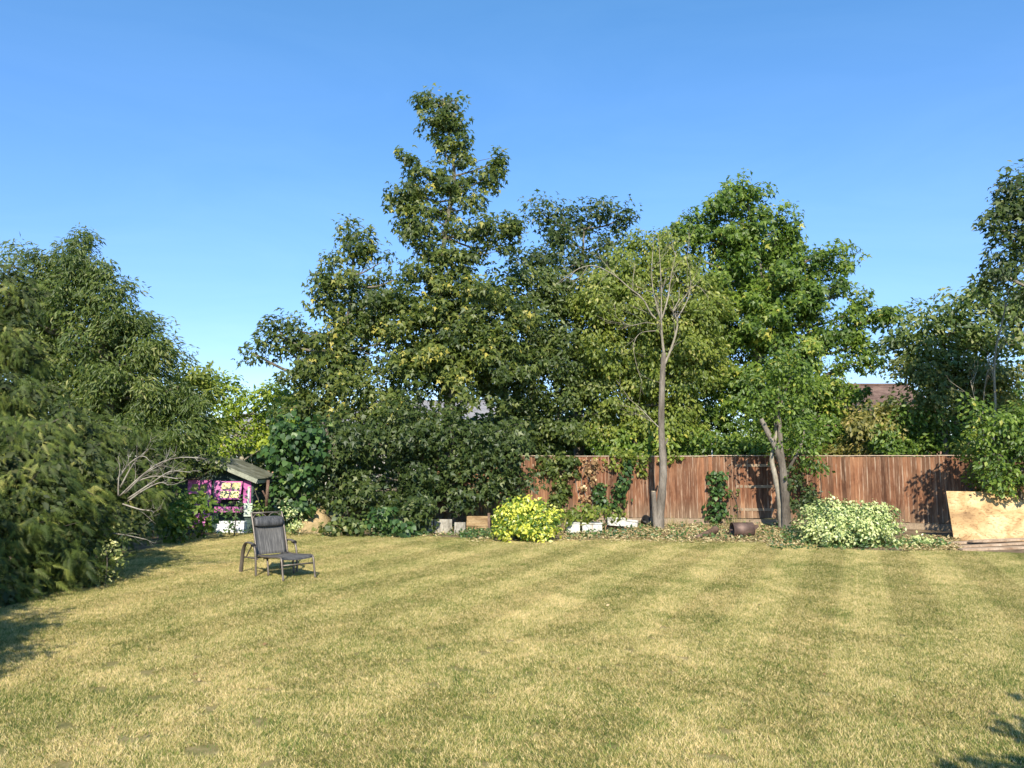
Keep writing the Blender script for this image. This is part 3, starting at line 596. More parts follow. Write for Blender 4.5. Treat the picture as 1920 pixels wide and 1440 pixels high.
# left-hand group
make_tree('willow_tree', 'tall feathery willow-like tree at left, domed crown above the playhouse', 'tree',
    [(215, 1000), (214, 860), (205, 740), (190, 640), (170, 540), (150, 470)], 17.5,
    [(146, 462, 24, 22), (158, 500, 40, 30), (92, 495, 26, 26), (70, 540, 40, 30), (190, 512, 26, 24), (24, 500, 18, 34), (205, 560, 44, 40), (140, 570, 60, 50), (235, 610, 44, 44), (60, 600, 60, 60), (265, 655, 44, 40), (180, 660, 80, 60), (292, 700, 44, 44), (310, 660, 20, 16), (335, 725, 26, 34),
     (230, 740, 80, 56), (120, 730, 80, 70), (310, 780, 50, 50), (360, 760, 24, 34), (240, 820, 80, 44), (330, 840, 40, 26), (140, 820, 70, 50), (40, 720, 60, 80), (350, 815, 28, 22, -1.0), (350, 850, 40, 16, -.6), (130, 640, 90, 70, .8), (200, 720, 90, 70, .8), (60, 660, 70, 70, .8), (270, 780, 70, 60, .6), (110, 560, 40, 40, .5), (285, 640, 30, 26)],
    'willow', 'willow', 1.05, (.2, .03))
make_tree('olive_shrub', 'dull grey-green bush peeking out beside the willow-like tree, left of the lime tree', 'shrub', [(375, 960), (372, 850), (370, 760)], 19.6,
    [(350, 700, 22, 20), (376, 715, 16, 20), (370, 760, 34, 34), (380, 815, 34, 28), (400, 780, 30, 26), (345, 740, 30, 34)], 'fine', 'olive', .9, (.06, .02))
make_tree('lime_tree', 'bright yellow-green small tree behind the playhouse with bare pale limbs', 'tree', [(462, 960), (460, 880), (440, 830), (450, 780)], 23.0,
    [(408, 728, 24, 20), (398, 765, 30, 24), (440, 762, 24, 20), (468, 745, 22, 18), (510, 748, 34, 20), (548, 752, 30, 20), (490, 785, 34, 24), (545, 795, 44, 34), (430, 800, 26, 16), (585, 790, 30, 44), (500, 835, 44, 26), (432, 842, 26, 18), (412, 825, 20, 18)],
    'fine', 'lime', 1.1, (.09, .03), bk=bark_pale, L=.13, n=110)
make_tree('vine_shrub', 'heart-leaved climber beside the playhouse wall, left of the dark low maple', 'shrub', [(560, 998), (562, 930), (556, 870)], 18.9,
    [(545, 800, 34, 30), (580, 830, 34, 40), (540, 860, 32, 40), (580, 900, 40, 36), (545, 925, 30, 32), (600, 860, 30, 40), (560, 960, 34, 20)], 'heart', 'ivy', 1.3, (.05, .02), dmax=.6, bk=bark_dark)
# conifers along the left boundary
def conifer(label, X, Y, z_top, radius, nb, mat='conifer', group=None, skirt=0.0, dens=1.0):
    blobs = []
    for k in range(nb):
        t = (k + .5) / nb; z = skirt + .25 + (z_top - skirt - .35) * t; rr = radius * (1 - t) ** .7 * (.85 + .3 * random.random()) + .18
        m = max(1, int(2.2 * math.pi * rr / 1.0))
        for j in range(m):
            a_ = 2 * math.pi * (j + random.random() * .7) / m; q = rr * (.62 if m > 1 else 0)
            blobs.append(((X + math.cos(a_) * q, Y + math.sin(a_) * q, z), (rr * .5 + .12, rr * .5 + .12, (z_top - skirt) / nb * .8)))
    root = thing('cypress_tree', label, 'tree', (X, Y, 0), group); mb = MB()
    path = smooth_path([(X, Y, -.05), (X + .04, Y, z_top * .5), (X, Y, z_top - .25)], 4); mb.tube(path, list(np.linspace(.11, .02, len(path))), 7)
    o, cen = crown(root, blobs, 'spray', mat, dens); limbs(mb, path, blobs, cen, .03, .3, 4); keep(mb.build('trunk', bark_dark, root), root); return root
def hedge_blobs(lst): return [(at(px, py, Y), (r, r * .9, rz)) for px, py, Y, r, rz in lst]
def blob_shrub(name, label, cat, base, lst, style, mat, dens=1.0, bk=None, twig=.5, lr=.03, **over):
    root = thing(name, label, cat, (base[0], base[1], 0)); blobs = hedge_blobs(lst)
    if style == 'spray': crown(root, [(c_, np.array(r_) * .72) for c_, r_ in blobs], 'fine', 'conifer_inner_shade', .9, name='inner_shade_foliage', L=.10, rc=.24, n=70)
    o, cen = crown(root, blobs, style, mat, dens, **over); mb = MB()
    top = max(b[0][2] for b in blobs); path = smooth_path([(base[0], base[1], -.05), (base[0] + .03, base[1], top * .5), (base[0], base[1], top * .85)], 3)
    mb.tube(path, list(np.linspace(lr * 1.8, lr * .5, len(path))), 6); limbs(mb, path, blobs, cen, lr, twig, 4); keep(mb.build('stem', bk or bark_dark, root), root); return root
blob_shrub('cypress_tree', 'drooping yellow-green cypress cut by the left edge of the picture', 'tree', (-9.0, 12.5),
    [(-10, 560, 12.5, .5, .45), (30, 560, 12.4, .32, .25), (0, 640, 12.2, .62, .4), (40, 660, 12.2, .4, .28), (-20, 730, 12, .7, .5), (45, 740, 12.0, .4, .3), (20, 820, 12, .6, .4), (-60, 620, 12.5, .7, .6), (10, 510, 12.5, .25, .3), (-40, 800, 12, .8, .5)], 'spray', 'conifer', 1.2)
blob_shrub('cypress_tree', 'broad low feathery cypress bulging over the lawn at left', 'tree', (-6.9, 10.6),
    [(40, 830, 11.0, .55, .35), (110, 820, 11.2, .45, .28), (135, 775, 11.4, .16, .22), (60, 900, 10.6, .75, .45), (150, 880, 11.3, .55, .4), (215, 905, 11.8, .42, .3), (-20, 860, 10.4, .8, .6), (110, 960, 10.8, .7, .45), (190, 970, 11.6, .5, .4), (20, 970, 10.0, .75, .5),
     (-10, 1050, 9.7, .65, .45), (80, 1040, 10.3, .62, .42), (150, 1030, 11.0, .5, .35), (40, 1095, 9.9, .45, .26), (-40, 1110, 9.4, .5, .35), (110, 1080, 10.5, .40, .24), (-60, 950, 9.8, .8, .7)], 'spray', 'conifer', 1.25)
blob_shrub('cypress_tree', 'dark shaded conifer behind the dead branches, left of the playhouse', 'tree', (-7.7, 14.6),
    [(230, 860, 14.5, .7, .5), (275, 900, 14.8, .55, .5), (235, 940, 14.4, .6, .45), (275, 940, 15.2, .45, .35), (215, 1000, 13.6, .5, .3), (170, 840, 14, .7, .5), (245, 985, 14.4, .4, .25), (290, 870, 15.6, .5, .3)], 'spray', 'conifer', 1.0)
# hedge that carries on towards the camera, outside the frame, and shades the lawn's left edge
conifer('cypress beyond the left edge that throws the feathery shadow on the lawn', -5.35, 5.35, 2.5, .80, 6, dens=2)
conifer('taller cypress beyond the left edge nearest the low feathery cypress', -6.5, 6.6, 3.2, 1.0, 6, dens=1.6)
# tree behind the photographer on the right, whose branch tips shade the lawn's lower right corner
rt = thing('maple_tree', 'young maple standing behind and right of the viewpoint, outside the picture', 'tree', (4.9, .7, 0))
bl = [((3.55, 1.30, 3.0), (.34, .20, .16)), ((4.2, 1.1, 3.3), (.5, .4, .3)), ((2.66, .60, 3.0), (.16, .08, .05)), ((2.95, .42, 3.0), (.26, .12, .08)), ((4.9, .7, 3.6), (.8, .8, .6)), ((4.3, .2, 3.2), (.6, .4, .25)), ((5.4, .9, 3.2), (.7, .7, .5))]
o, cen = crown(rt, bl, 'maple', 'maple', 1.6, rc=.2, n=30); mb = MB(); pth = smooth_path([(4.9, .7, -.05), (4.86, .7, 2), (4.9, .7, 3.6)], 4); mb.tube(pth, list(np.linspace(.1, .03, len(pth))), 8); limbs(mb, pth, bl, cen, .04, .6); keep(mb.build('trunk', bark, rt), rt)

# dead branches reaching out of the conifers
def dead(label, name, segs, Y, r, mat, cat='branch', lev=1):
    b0 = at(*segs[0], Y); rt = thing(name, label, cat, (b0[0], b0[1], max(0, b0[2]) * 0))
    mb = MB()
    path = smooth_path([at(p, q, Y - .02 * i) for i, (p, q) in enumerate(segs)], 4); mb.tube(path, list(np.linspace(r, r * .3, len(path))), 5)
    for i in range(2, len(path), 2):
        d = norm(np.array(path[min(i + 1, len(path) - 1)]) - np.array(path[i - 1])); bare(mb, path[i], d + rng.normal(0, .45, 3), .35 + .25 * rng.random(), r * .45, lev, .45)
    keep(mb.build('branch', mat, rt), rt); return rt
M_DEADWOOD = surf('bleached_dead_wood', [(.22, .19, .15), (.32, .285, .23), (.42, .38, .31)], 6, .85, .4)
rt = thing('dead_branch', 'bleached leafless branch fanning out towards the playhouse roof', 'branch', (at(215, 960, 11.15)[0], 11.15, 0)); 
for segs in ([(225, 930), (262, 895), (300, 868), (338, 858), (372, 859)], [(235, 925), (270, 890), (300, 872), (330, 852)], [(240, 935), (285, 905), (320, 884), (358, 886)],
             [(225, 915), (250, 870), (278, 842)], [(230, 945), (262, 955), (284, 958), (288, 962)], [(220, 900), (240, 872), (262, 856), (276, 858)], [(250, 905), (290, 893), (334, 898)], [(210, 1000), (240, 1004), (276, 1012)], [(240, 940), (268, 920), (300, 905), (316, 910)], [(222, 930), (222, 905), (225, 880)]):
    mb = MB(); path = smooth_path([at(p, q, 11.15 - .04 * i) for i, (p, q) in enumerate(segs)], 4); mb.tube(path, list(np.linspace(.013, .004, len(path))), 5)
    for i in range(3, len(path), 2):
        d = norm(np.array(path[min(i + 1, len(path) - 1)]) - np.array(path[i - 1])); bare(mb, path[i], d + rng.normal(0, .4, 3), .12 + .20 * rng.random(), .005, 1, .5, sides=3)
    keep(mb.build('dead_twig', M_DEADWOOD, rt), rt)

# low plants on the left
blob_shrub('laurel_shrub', 'green leafy shrub in front of the pink playhouse door', 'shrub', ground(345, 1000)[:2],
    [(330, 950, 16.6, .42, .28), (365, 965, 16.4, .36, .26), (310, 975, 16.0, .40, .24), (345, 990, 16.0, .36, .16), (385, 985, 16.8, .22, .14), (300, 930, 16.8, .4, .25), (345, 935, 17.2, .22, .16)], 'fine', 'maple_bright', 1.3, L=.12, n=34, rc=.22)
blob_shrub('variegated_shrub', 'straggly cream-yellow leaved plant at the foot of the left conifers', 'shrub', ground(195, 1098)[:2],
    [(195, 1035, 11.0, .30, .14), (225, 1045, 11.0, .14, .07), (165, 1060, 10.9, .22, .12), (200, 1075, 10.8, .28, .10), (170, 1088, 10.6, .2, .07), (230, 1010, 11.4, .16, .06)], 'bush', 'pale_yellow', .9, L=.05, n=34, rc=.14, lr=.008)
blob_shrub('weed_clump', 'large-leaved weed clump beside the straw heap, left half of the bed', 'weed', ground(650, 1000)[:2],
    [(640, 975, 17.6, .28, .16), (665, 985, 17.4, .28, .12), (620, 988, 17.3, .2, .1), (640, 950, 17.9, .16, .10)], 'heart', 'fine', 1.2, L=.09, rc=.16, n=20, lr=.008)
blob_shrub('weed_clump', 'bushy green weed clump at the lawn edge just left of the pale slabs', 'weed', ground(720, 1000)[:2],
    [(715, 970, 17.6, .35, .18), (740, 985, 17.4, .3, .12), (690, 985, 17.3, .25, .12), (765, 992, 17.2, .2, .06)], 'heart', 'ivy', 1.2, L=.09, rc=.16, n=20, lr=.008)
blob_shrub('nettle_clump', 'sprawling green weeds growing behind the cream planter boxes', 'weed', ground(1100, 992)[:2],
    [(1090, 955, 18.4, .3, .14), (1115, 962, 18.3, .25, .12), (1070, 965, 18.2, .25, .12), (1150, 965, 18.6, .25, .10)], 'fine', 'olive', 1.2, L=.10, rc=.16, n=22, lr=.008)
blob_shrub('hollyhock', 'pale yellow blooms and leaves beside the playhouse corner', 'plant', ground(545, 990)[:2],
    [(543, 965, 17.6, .11, .1), (550, 985, 17.5, .14, .12), (536, 955, 17.7, .05, .06)], 'bush', 'cream', 1.0, lr=.008)
blob_shrub('spotted_laurel', 'round yellow variegated bush on the lawn edge', 'bush', ground(985, 1005)[:2],
    [(986, 962, 16.6, .46, .22), (952, 975, 16.5, .28, .24), (1025, 980, 16.5, .30, .24), (986, 990, 16.4, .50, .22), (955, 1000, 16.3, .3, .12), (1025, 1002, 16.3, .28, .1), (1000, 945, 16.7, .3, .12), (960, 948, 16.7, .2, .12)], 'bush', 'yellow', 1.5, L=.075, rc=.13, n=34, lr=.008)
blob_shrub('euonymus_bush', 'large mounded cream and green variegated bush right of the twin trunks', 'bush', ground(1590, 1020)[:2],
    [(1560, 965, 15.9, .46, .26), (1615, 960, 15.9, .46, .24), (1590, 985, 15.8, .82, .34), (1532, 985, 15.8, .30, .30), (1655, 985, 15.8, .30, .28), (1580, 1005, 15.6, .66, .16), (1640, 1005, 15.6, .36, .16), (1530, 955, 16.0, .2, .10), (1660, 962, 15.9, .16, .10)], 'bush', 'cream', 1.5, L=.062, rc=.13, n=38, lr=.008)
blob_shrub('ground_cover_plant', 'low spreading cream variegated plant right of the large mounded bush', 'plant', ground(1720, 1022)[:2],
    [(1705, 1012, 15.6, .28, .12), (1735, 1018, 15.6, .25, .07), (1755, 1022, 15.6, .15, .04), (1690, 1020, 15.4, .2, .07)], 'bush', 'cream', 1.0, L=.06, lr=.008)
blob_shrub('box_shrub', 'small dark green shrub behind the top left of the cream mounded bush', 'shrub', (gx(1530, 17.2), 17.2),
    [(1520, 940, 17.2, .26, .2), (1545, 950, 17.2, .22, .14), (1505, 965, 17.1, .16, .2)], 'fine', 'maple_dark', 1.2, L=.07, rc=.16, n=30)

# ivy and creepers on the fence
def creeper(label, name, areas, style, mat, stems, dens=1.0, smat=None, **over):
    c0 = areas[0]; Y0 = fence_y(c0[0]) - .10; b = ground(c0[0], 985); rt = thing(name, label, 'climber', (gx(c0[0], Y0), Y0, 0)); blobs = []
    for px, py, rx, ry in areas:
        Y = fence_y(px) - .10; k = Y / F; blobs.append((at(px, py, Y), (rx * k, .09, ry * k)))
    crown(rt, blobs, style, mat, dens, name='foliage', **over)
    mb = MB()
    for seg in stems:
        path = smooth_path([at(p, q, fence_y(p) - .045) for p, q in seg], 4); mb.tube(path, list(np.linspace(.014, .005, len(path))), 4)
    keep(mb.build('stem', smat or bark_dark, rt), rt); return rt
IV = dict(rc=.15, n=26, L=.085)
creeper('thick dark ivy covering the left end of the fence', 'ivy', [(1055, 880, 24, 24), (1050, 920, 18, 22), (1045, 945, 20, 18), (1030, 870, 18, 14), (1070, 862, 26, 10)], 'heart', 'fine', [[(1050, 985), (1052, 930), (1050, 865)]], 1.7, **IV)
creeper('dry orange-brown creeper on the fence between the two ivies', 'creeper', [(1108, 882, 18, 22), (1120, 866, 24, 10), (1098, 912, 8, 16), (1100, 940, 10, 10)], 'heart', 'dry', [[(1105, 975), (1098, 930), (1090, 900), (1100, 862)], [(1105, 975), (1112, 935), (1100, 890)], [(1100, 975), (1085, 930), (1075, 880)]], .9, M_DEADWOOD, rc=.12, n=14, L=.06)
creeper('glossy ivy climbing the fence left of the pale bare trunk', 'ivy', [(1168, 905, 9, 14), (1160, 930, 11, 14), (1148, 950, 16, 12), (1130, 940, 12, 12), (1180, 880, 10, 12), (1122, 915, 9, 14)], 'heart', 'ivy', [[(1150, 985), (1158, 930), (1175, 875)]], 1.7, **IV)
creeper('olive tangled climber draped over the fence top left of the pale bare trunk', 'creeper', [(1190, 862, 30, 10), (1225, 860, 24, 10), (1150, 864, 30, 9), (1195, 880, 16, 10), (1260, 858, 20, 7), (1175, 850, 26, 10)], 'heart', 'olive', [[(1215, 985), (1225, 920), (1222, 865)], [(1170, 862), (1210, 866), (1222, 880)]], 1.1, rc=.15, n=20, L=.075)
creeper('narrow ivy column alone in the middle of the fence', 'ivy', [(1352, 900, 10, 14), (1350, 925, 14, 16), (1345, 950, 12, 16), (1343, 970, 10, 12), (1340, 890, 6, 8)], 'heart', 'ivy', [[(1345, 990), (1348, 940), (1352, 890)]], 1.6, **IV)
creeper('thin withered creeper right beside the narrow ivy column', 'creeper', [(1375, 925, 8, 8), (1383, 950, 6, 18), (1370, 970, 8, 10)], 'heart', 'fine', [[(1380, 985), (1383, 950), (1372, 920)]], .6, rc=.12, n=10, L=.05)
creeper('sparse bramble on the fence right of the twin trunks', 'bramble', [(1510, 915, 8, 16), (1525, 940, 14, 12), (1500, 890, 10, 18)], 'heart', 'maple_dark', [[(1520, 980), (1500, 920), (1505, 870), (1500, 858)], [(1530, 985), (1540, 920), (1535, 870)]], 1.0, rc=.13, n=16, L=.07)

# ------------------------------------------------------------------ the two foreground trees at the fence
rt = thing('bare_tree', 'slender half-dead tree with a bare pale upper stem beside a cut stump', 'tree', (gx(1238, 19.3), 19.3, 0))
Y1 = 19.3
def P1(px, py, dy=0): return at(px, py, Y1 + dy)
mb = MB(); tr_ = smooth_path([(gx(1236, Y1), Y1, -.05), P1(1238, 960), P1(1243, 900), P1(1243, 860), P1(1240, 800), P1(1241, 740), P1(1243, 690), P1(1245, 662)], 5)
mb.tube(tr_, list(np.linspace(.112, .058, len(tr_)) * np.array([1.7 if i == 0 else 1.3 if i == 1 else 1.12 if i < 4 else random.uniform(.94, 1.08) for i in range(len(tr_))])), 12, jit=.10)
mb.tube(smooth_path([P1(1243, 838), P1(1249, 830), P1(1252, 822)], 3), [.04, .035, .03, .028, .026, .024, .022][:7], 6)
keep(mb.build('trunk', bark, rt), rt)
mb = MB(); st = smooth_path([(gx(1231, Y1), Y1 - .03, -.05), P1(1228, 960, -.03), P1(1225, 922, -.03)], 4); mb.tube(st, list(np.linspace(.088, .060, len(st))), 9); s1 = mb.build('stump_stem', bark, rt); keep(s1, rt)
mb = MB(); mb.tube([P1(1225, 922, -.03), P1(1225, 920.6, -.03)], .054, 9); keep(mb.build('cut_face', cut_wood, rt), rt)
for segs, r0 in (([(1245, 664), (1241, 630), (1240, 600), (1240, 560)], .055), ([(1243, 690), (1258, 655), (1268, 622), (1270, 600), (1262, 585), (1275, 560)], .05), ([(1240, 605), (1222, 590), (1205, 560), (1180, 540), (1150, 515), (1112, 498), (1078, 508), (1068, 530)], .032), ([(1240, 600), (1252, 560), (1258, 520), (1268, 470)], .035),
                 ([(1240, 600), (1228, 560), (1222, 520), (1224, 470)], .03), ([(1240, 590), (1240, 550), (1238, 500), (1234, 440)], .028), ([(1262, 585), (1282, 560), (1305, 535), (1330, 560)], .022), ([(1268, 600), (1290, 560), (1295, 520), (1285, 480)], .024), ([(1240, 806), (1222, 788), (1200, 765), (1176, 745)], .022), ([(1232, 620), (1200, 625), (1188, 650), (1195, 690), (1205, 720)], .014), ([(1240, 610), (1210, 605), (1180, 610), (1150, 590)], .016)):
    mb = MB(); path = smooth_path([P1(p, q, -.05 * i) for i, (p, q) in enumerate(segs)], 4); r0 = r0 * .72; mb.tube(path, list(np.linspace(r0, r0 * .3, len(path))), 6)
    for i in range(3, len(path), 2):
        d = norm(np.array(path[min(i + 1, len(path) - 1)]) - np.array(path[i - 1])); bare(mb, path[i], d + rng.normal(0, .5, 3), .3 + .4 * rng.random(), min(.011, r0 * .4), 1, .45, .3, sides=3)
    keep(mb.build('bough', bark_pale, rt), rt)
crown(rt, px_blobs([(1225, 470, 44, 26), (1285, 495, 40, 30), (1310, 560, 34, 34), (1195, 520, 34, 30), (1250, 450, 34, 18), (1160, 560, 34, 26), (1255, 530, 34, 30), (1215, 580, 34, 26), (1295, 610, 26, 26), (1120, 550, 30, 20)], Y1 + .3, .8, .7), 'fine', 'olive', .8, n=60, L=.10)

Y2 = 19.2
rt = thing('twin_trunk_tree', 'tree with two crossing ivy-grown trunks and a stubby broken limb, left of the cream bush', 'tree', (gx(1473, Y2), Y2, 0))
def P2(px, py, dy=0): return at(px, py, Y2 + dy)
def limb(name, segs, r0, r1, mat=bark, dy=0, sides=8):
    mb = MB(); P = [P2(p, q, dy) for p, q in segs]
    if segs[0][1] > 985: P[0][2] = -.05
    path = smooth_path(P, 4); rr_ = np.linspace(r0, r1, len(path)) * np.array([1.5 if (i == 0 and name == 'trunk') else random.uniform(.92, 1.1) for i in range(len(path))]); mb.tube(path, list(rr_), sides + 2, jit=.12); return keep(mb.build(name, mat, rt), rt)
limb('trunk', [(1475, 992), (1473, 942), (1470, 905), (1467, 874), (1457, 845), (1446, 822)], .115, .065, dy=-.05, sides=10)
limb('limb', [(1446, 824), (1440, 812), (1433, 798), (1427, 785)], .075, .055)
limb('trunk', [(1466, 990), (1461, 930), (1452, 888), (1447, 862), (1452, 835), (1455, 800), (1450, 760)], .080, .035, bark_pale, .1)
limb('limb', [(1468, 874), (1464, 840), (1462, 800), (1458, 760), (1462, 720)], .07, .03)
limb('limb', [(1470, 900), (1484, 870), (1500, 840), (1510, 800)], .05, .02)
limb('limb', [(1455, 800), (1470, 740), (1490, 690)], .035, .015)
b2 = px_blobs([(1440, 690, 44, 26), (1490, 700, 44, 34), (1400, 740, 30, 24), (1520, 740, 30, 30), (1500, 800, 30, 30), (1500, 850, 24, 18), (1470, 735, 30, 24), (1530, 830, 22, 20), (1480, 770, 20, 22), (1520, 870, 16, 10)], Y2, .8, .7)
crown(rt, b2 + px_blobs([(1440, 770, 30, 26, .3), (1470, 800, 30, 26, .3), (1410, 800, 26, 24, .4), (1455, 840, 24, 16, .3)], Y2, .8, .5), 'fine', 'maple_bright', 1.1, L=.10, n=60, rc=.28)
crown(rt, px_blobs([(1487, 905, 7, 20), (1484, 950, 5, 24), (1490, 875, 12, 12)], Y2 - .05, .9, .2), 'heart', 'maple_dark', 1.0, name='ivy_growth', rc=.12, n=16, L=.07)

for lab, segs, Y, r0 in (('thin pale sapling trunk standing in the thicket at right', [(1862, 850), (1866, 760), (1864, 700), (1868, 650), (1880, 600), (1886, 570)], 19.4, .035), ('leaning bare white stems low in the thicket, left of the pale sapling', [(1846, 850), (1840, 790), (1828, 750), (1820, 715)], 19.0, .022), ('bare upright twig stem left of the pale sapling in the thicket', [(1838, 850), (1842, 780), (1846, 730), (1850, 700)], 19.1, .018)):
    p0 = at(*segs[0], Y); r_ = thing('sapling', lab, 'sapling', (p0[0], Y, 0)); mb = MB(); path = smooth_path([(p0[0], Y, -.05)] + [at(p, q, Y) for p, q in segs], 4); mb.tube(path, list(np.linspace(r0, r0 * .4, len(path))), 6)
    for i in range(10, len(path), 2): bare(mb, path[i], rng.normal(0, .5, 3) + np.array((0, 0, .9)), .4 + .4 * rng.random(), r0 * .35, 1, .4, .3, 3)
    keep(mb.build('stem', bark_pale, r_), r_)
mb = MB(); mb.tube([at(1335, 900, 21.6), at(1335, 832, 21.6)], .022, 6); o = mb.build('metal_pole', surf('galvanised', [(.4, .42, .42), (.5, .52, .52)], 5, .5, .1), None); tag(o, 'thin grey metal pole poking up behind the middle of the fence', 'pole')

# ------------------------------------------------------------------ plywood and planks at right
def ply_mat():
    m, n, l, b = new_mat('weathered_plywood'); g = n.new('ShaderNodeNewGeometry').outputs['Position']
    t = noise(n, l, 1.6, 5, .6, mapping(n, l, g, (1, 1, 1.6)), .8); t2 = noise(n, l, 7, 6, .7, mapping(n, l, g, (1, 1, 2)), 1.6); t3 = noise(n, l, 40, 3, .6, g)
    r = ramp(n, [(.3, (.27, .155, .06)), (.48, (.45, .28, .115)), (.64, (.62, .44, .22))]); l.new(t.outputs[0], r.inputs[0])
    r2 = ramp(n, [(.34, (.40, .33, .25)), (.43, (.80, .76, .70)), (.52, (1, 1, 1))]); l.new(t2.outputs[0], r2.inputs[0]); c = mixc(n, l, 1.0, r.outputs[0], r2.outputs[0], 'MULTIPLY')
    l.new(c, b.inputs['Base Color']); b.inputs['Roughness'].default_value = .75; bump(n, l, t3.outputs[0], b, .2, .005); return m
M_PLY = ply_mat()
bl_ = ground(1789, 1013); tl_ = at(1774, 921, bl_[1] + .55)
W_ = 2.9; d_ = np.array((1.0, -.10, 0)); d_ /= np.linalg.norm(d_)
P = [bl_ - (0, 0, .01), bl_ + d_ * W_ - (0, 0, .01), tl_ + d_ * W_ + (0, 0, .02), tl_]; nn = norm(np.cross(P[1] - P[0], P[3] - P[0])) * .018
mb = MB(); nseg = 8; 
for side in (0, 1):
    for j in range(2):
        for i in range(nseg + 1):
            t = i / nseg; p = (P[0] * (1 - t) + P[1] * t) if j == 0 else (P[3] * (1 - t) + P[2] * t); p = p + (0, .03 * math.sin(t * 5) * j, (.02 * math.sin(t * 4 + 2.4) - .01) * j)
            mb.v.append(tuple(p - nn * side))
q = nseg + 1
for i in range(nseg):
    mb.f += [(i, i + 1, q + i + 1, q + i), (2 * q + i + 1, 2 * q + i, 3 * q + i, 3 * q + i + 1), (q + i, q + i + 1, 3 * q + i + 1, 3 * q + i), (i + 1, i, 2 * q + i, 2 * q + i + 1)]
mb.f += [(0, q, 3 * q, 2 * q), (q - 1, 3 * q - 1, 4 * q - 1, 2 * q - 1)]; mb.sm = [False] * len(mb.f)
tag(mb.build('plywood_sheet', M_PLY), 'large orange-tan plywood sheet leaning back at the right edge below the overhanging shrub', 'board')
M_PLANK = surf('weathered_plank', [(.28, .18, .11), (.42, .30, .20), (.55, .42, .30)], 3, .85, .4, (.4, 4, 1), 25, .15)
for k, (x0, y0, x1, y1, w, z) in enumerate([(1768, 1022, 1990, 1008, .12, .02), (1790, 1027, 1990, 1017, .14, .02), (1800, 1033, 1990, 1026, .13, .02), (1820, 1021, 1990, 1013, .10, .062)]):
    a_ = ground(x0, y0); b_ = ground(x1, y1); c_ = (a_ + b_) / 2; d_ = b_ - a_
    o = MB().box((0, 0, 0), (np.linalg.norm(d_), w, .04)).build('plank', M_PLANK); o.location = (c_[0], c_[1], z); o.rotation_euler = (R(random.uniform(-3, 3)), R(random.uniform(-.4, .4)), math.atan2(d_[1], d_[0]))
    tag(o, ['rearmost long plank lying in front of the plywood, longest to the left', 'middle long plank on the ground in front of the plywood', 'foremost weathered plank along the lawn edge at right', 'narrow plank resting on top of the other planks'][k], 'plank', 'planks lying at the right edge')

# ------------------------------------------------------------------ roller, log, planters, slabs, mounds
M_RUST = surf('brown_rusty_metal', [(.085, .052, .04), (.135, .085, .065), (.19, .12, .09)], 6, .6, .3, (1, 1, 1), 40, .4, .3)
pr = ground(1398, 1010); yr = pr[1] + .24
rt = thing('garden_roller', 'rusty brown hollow drum roller lying on its side below the fence', 'roller', (pr[0], yr, 0))
an = R(4); L_ = .46; ro = .165
mb = MB(); n = 28; ring = []
for x, r_ in ((-L_ / 2, ro), (L_ / 2, ro), (L_ / 2, ro - .012), (-L_ / 2, ro - .012)): ring.append([(x, math.cos(2 * math.pi * k / n) * r_, math.sin(2 * math.pi * k / n) * r_ + ro) for k in range(n)])
for r_ in ring: mb.v += r_
for i in range(4):
    j = (i + 1) % 4
    for k in range(n): mb.f.append((i * n + k, i * n + (k + 1) % n, j * n + (k + 1) % n, j * n + k)); mb.sm.append(i in (0, 2))
mb.build('drum', M_RUST, rt); MB().tube([(L_ / 2 - .09, 0, ro), (L_ / 2 - .07, 0, ro)], ro - .014, 24).build('end_plate', M_RUST, rt)
mb = MB()
for x in (-L_ / 2, L_ / 2): mb.tube([(x - .0, 0, ro), (x, 0, ro + .002)], ro + .006, 28) if False else None
for a_ in range(4): mb.tube([(-L_ / 2 + .03, 0, ro), (-L_ / 2 + .03, math.cos(a_ * math.pi / 2 + .4) * (ro - .01), ro + math.sin(a_ * math.pi / 2 + .4) * (ro - .01))], .010, 5)
mb.build('spoke', M_RUST, rt); MB().tube([(-L_ / 2 - .06, 0, ro), (L_ / 2 + .04, 0, ro)], .016, 8).build('axle', M_RUST, rt)
MB().tube([(-L_ / 2 - .04, 0, ro), (-L_ / 2 - .04, .12, .08), (-L_ / 2 - .02, .34, .10)], .013, 6).build('handle', M_RUST, rt)
MB().prism([(L_ / 2 - .05, ro + .02), (L_ / 2 + .19, ro + .10), (L_ / 2 + .21, ro + .06), (L_ / 2 + .02, ro - .12)], 'y', .15, .19).build('handle_plate', M_RUST, rt)
rt.rotation_euler = (0, 0, an)
M_LOG = surf('dead_log_bark', [(.10, .062, .042), (.18, .115, .08), (.26, .17, .12)], 5, .9, .9, (1, 1, 1), 30, .1, dist=.03)
pa = ground(1303, 1011); pb = ground(1344, 1003); rt = thing('log', 'short brown split log lying left of the rusty roller', 'log', (pa[0], pa[1], 0)); mb = MB()
path = smooth_path([pa + (0, 0, .03), pa * .6 + pb * .4 + (0, 0, .06), pb * .85 + pa * .15 + (0, .05, .10), pb + (0, .1, .12)], 4); mb.tube(path, [.03, .035, .042, .05, .055, .06, .066, .07, .075, .08, .082, .084, .085], 8); keep(mb.build('log_body', M_LOG, rt), rt)
mb = MB(); mb.tube([path[3] + (0, -.03, -.01), path[7] + (-.02, -.09, -.04), path[11] + (0, -.10, -.05)], [.02, .028, .03], 6); keep(mb.build('side_branch', M_LOG, rt), rt)
M_CREAM = surf('cream_painted_concrete', [(.40, .37, .30), (.60, .57, .50), (.70, .68, .62)], 7, .8, .3, (1, 1, 1), 30, .2)
M_CONC = surf('stained_concrete', [(.18, .16, .12), (.34, .31, .25), (.50, .46, .38)], 4, .9, .6, (1.6, 1, .7), 25, .15)
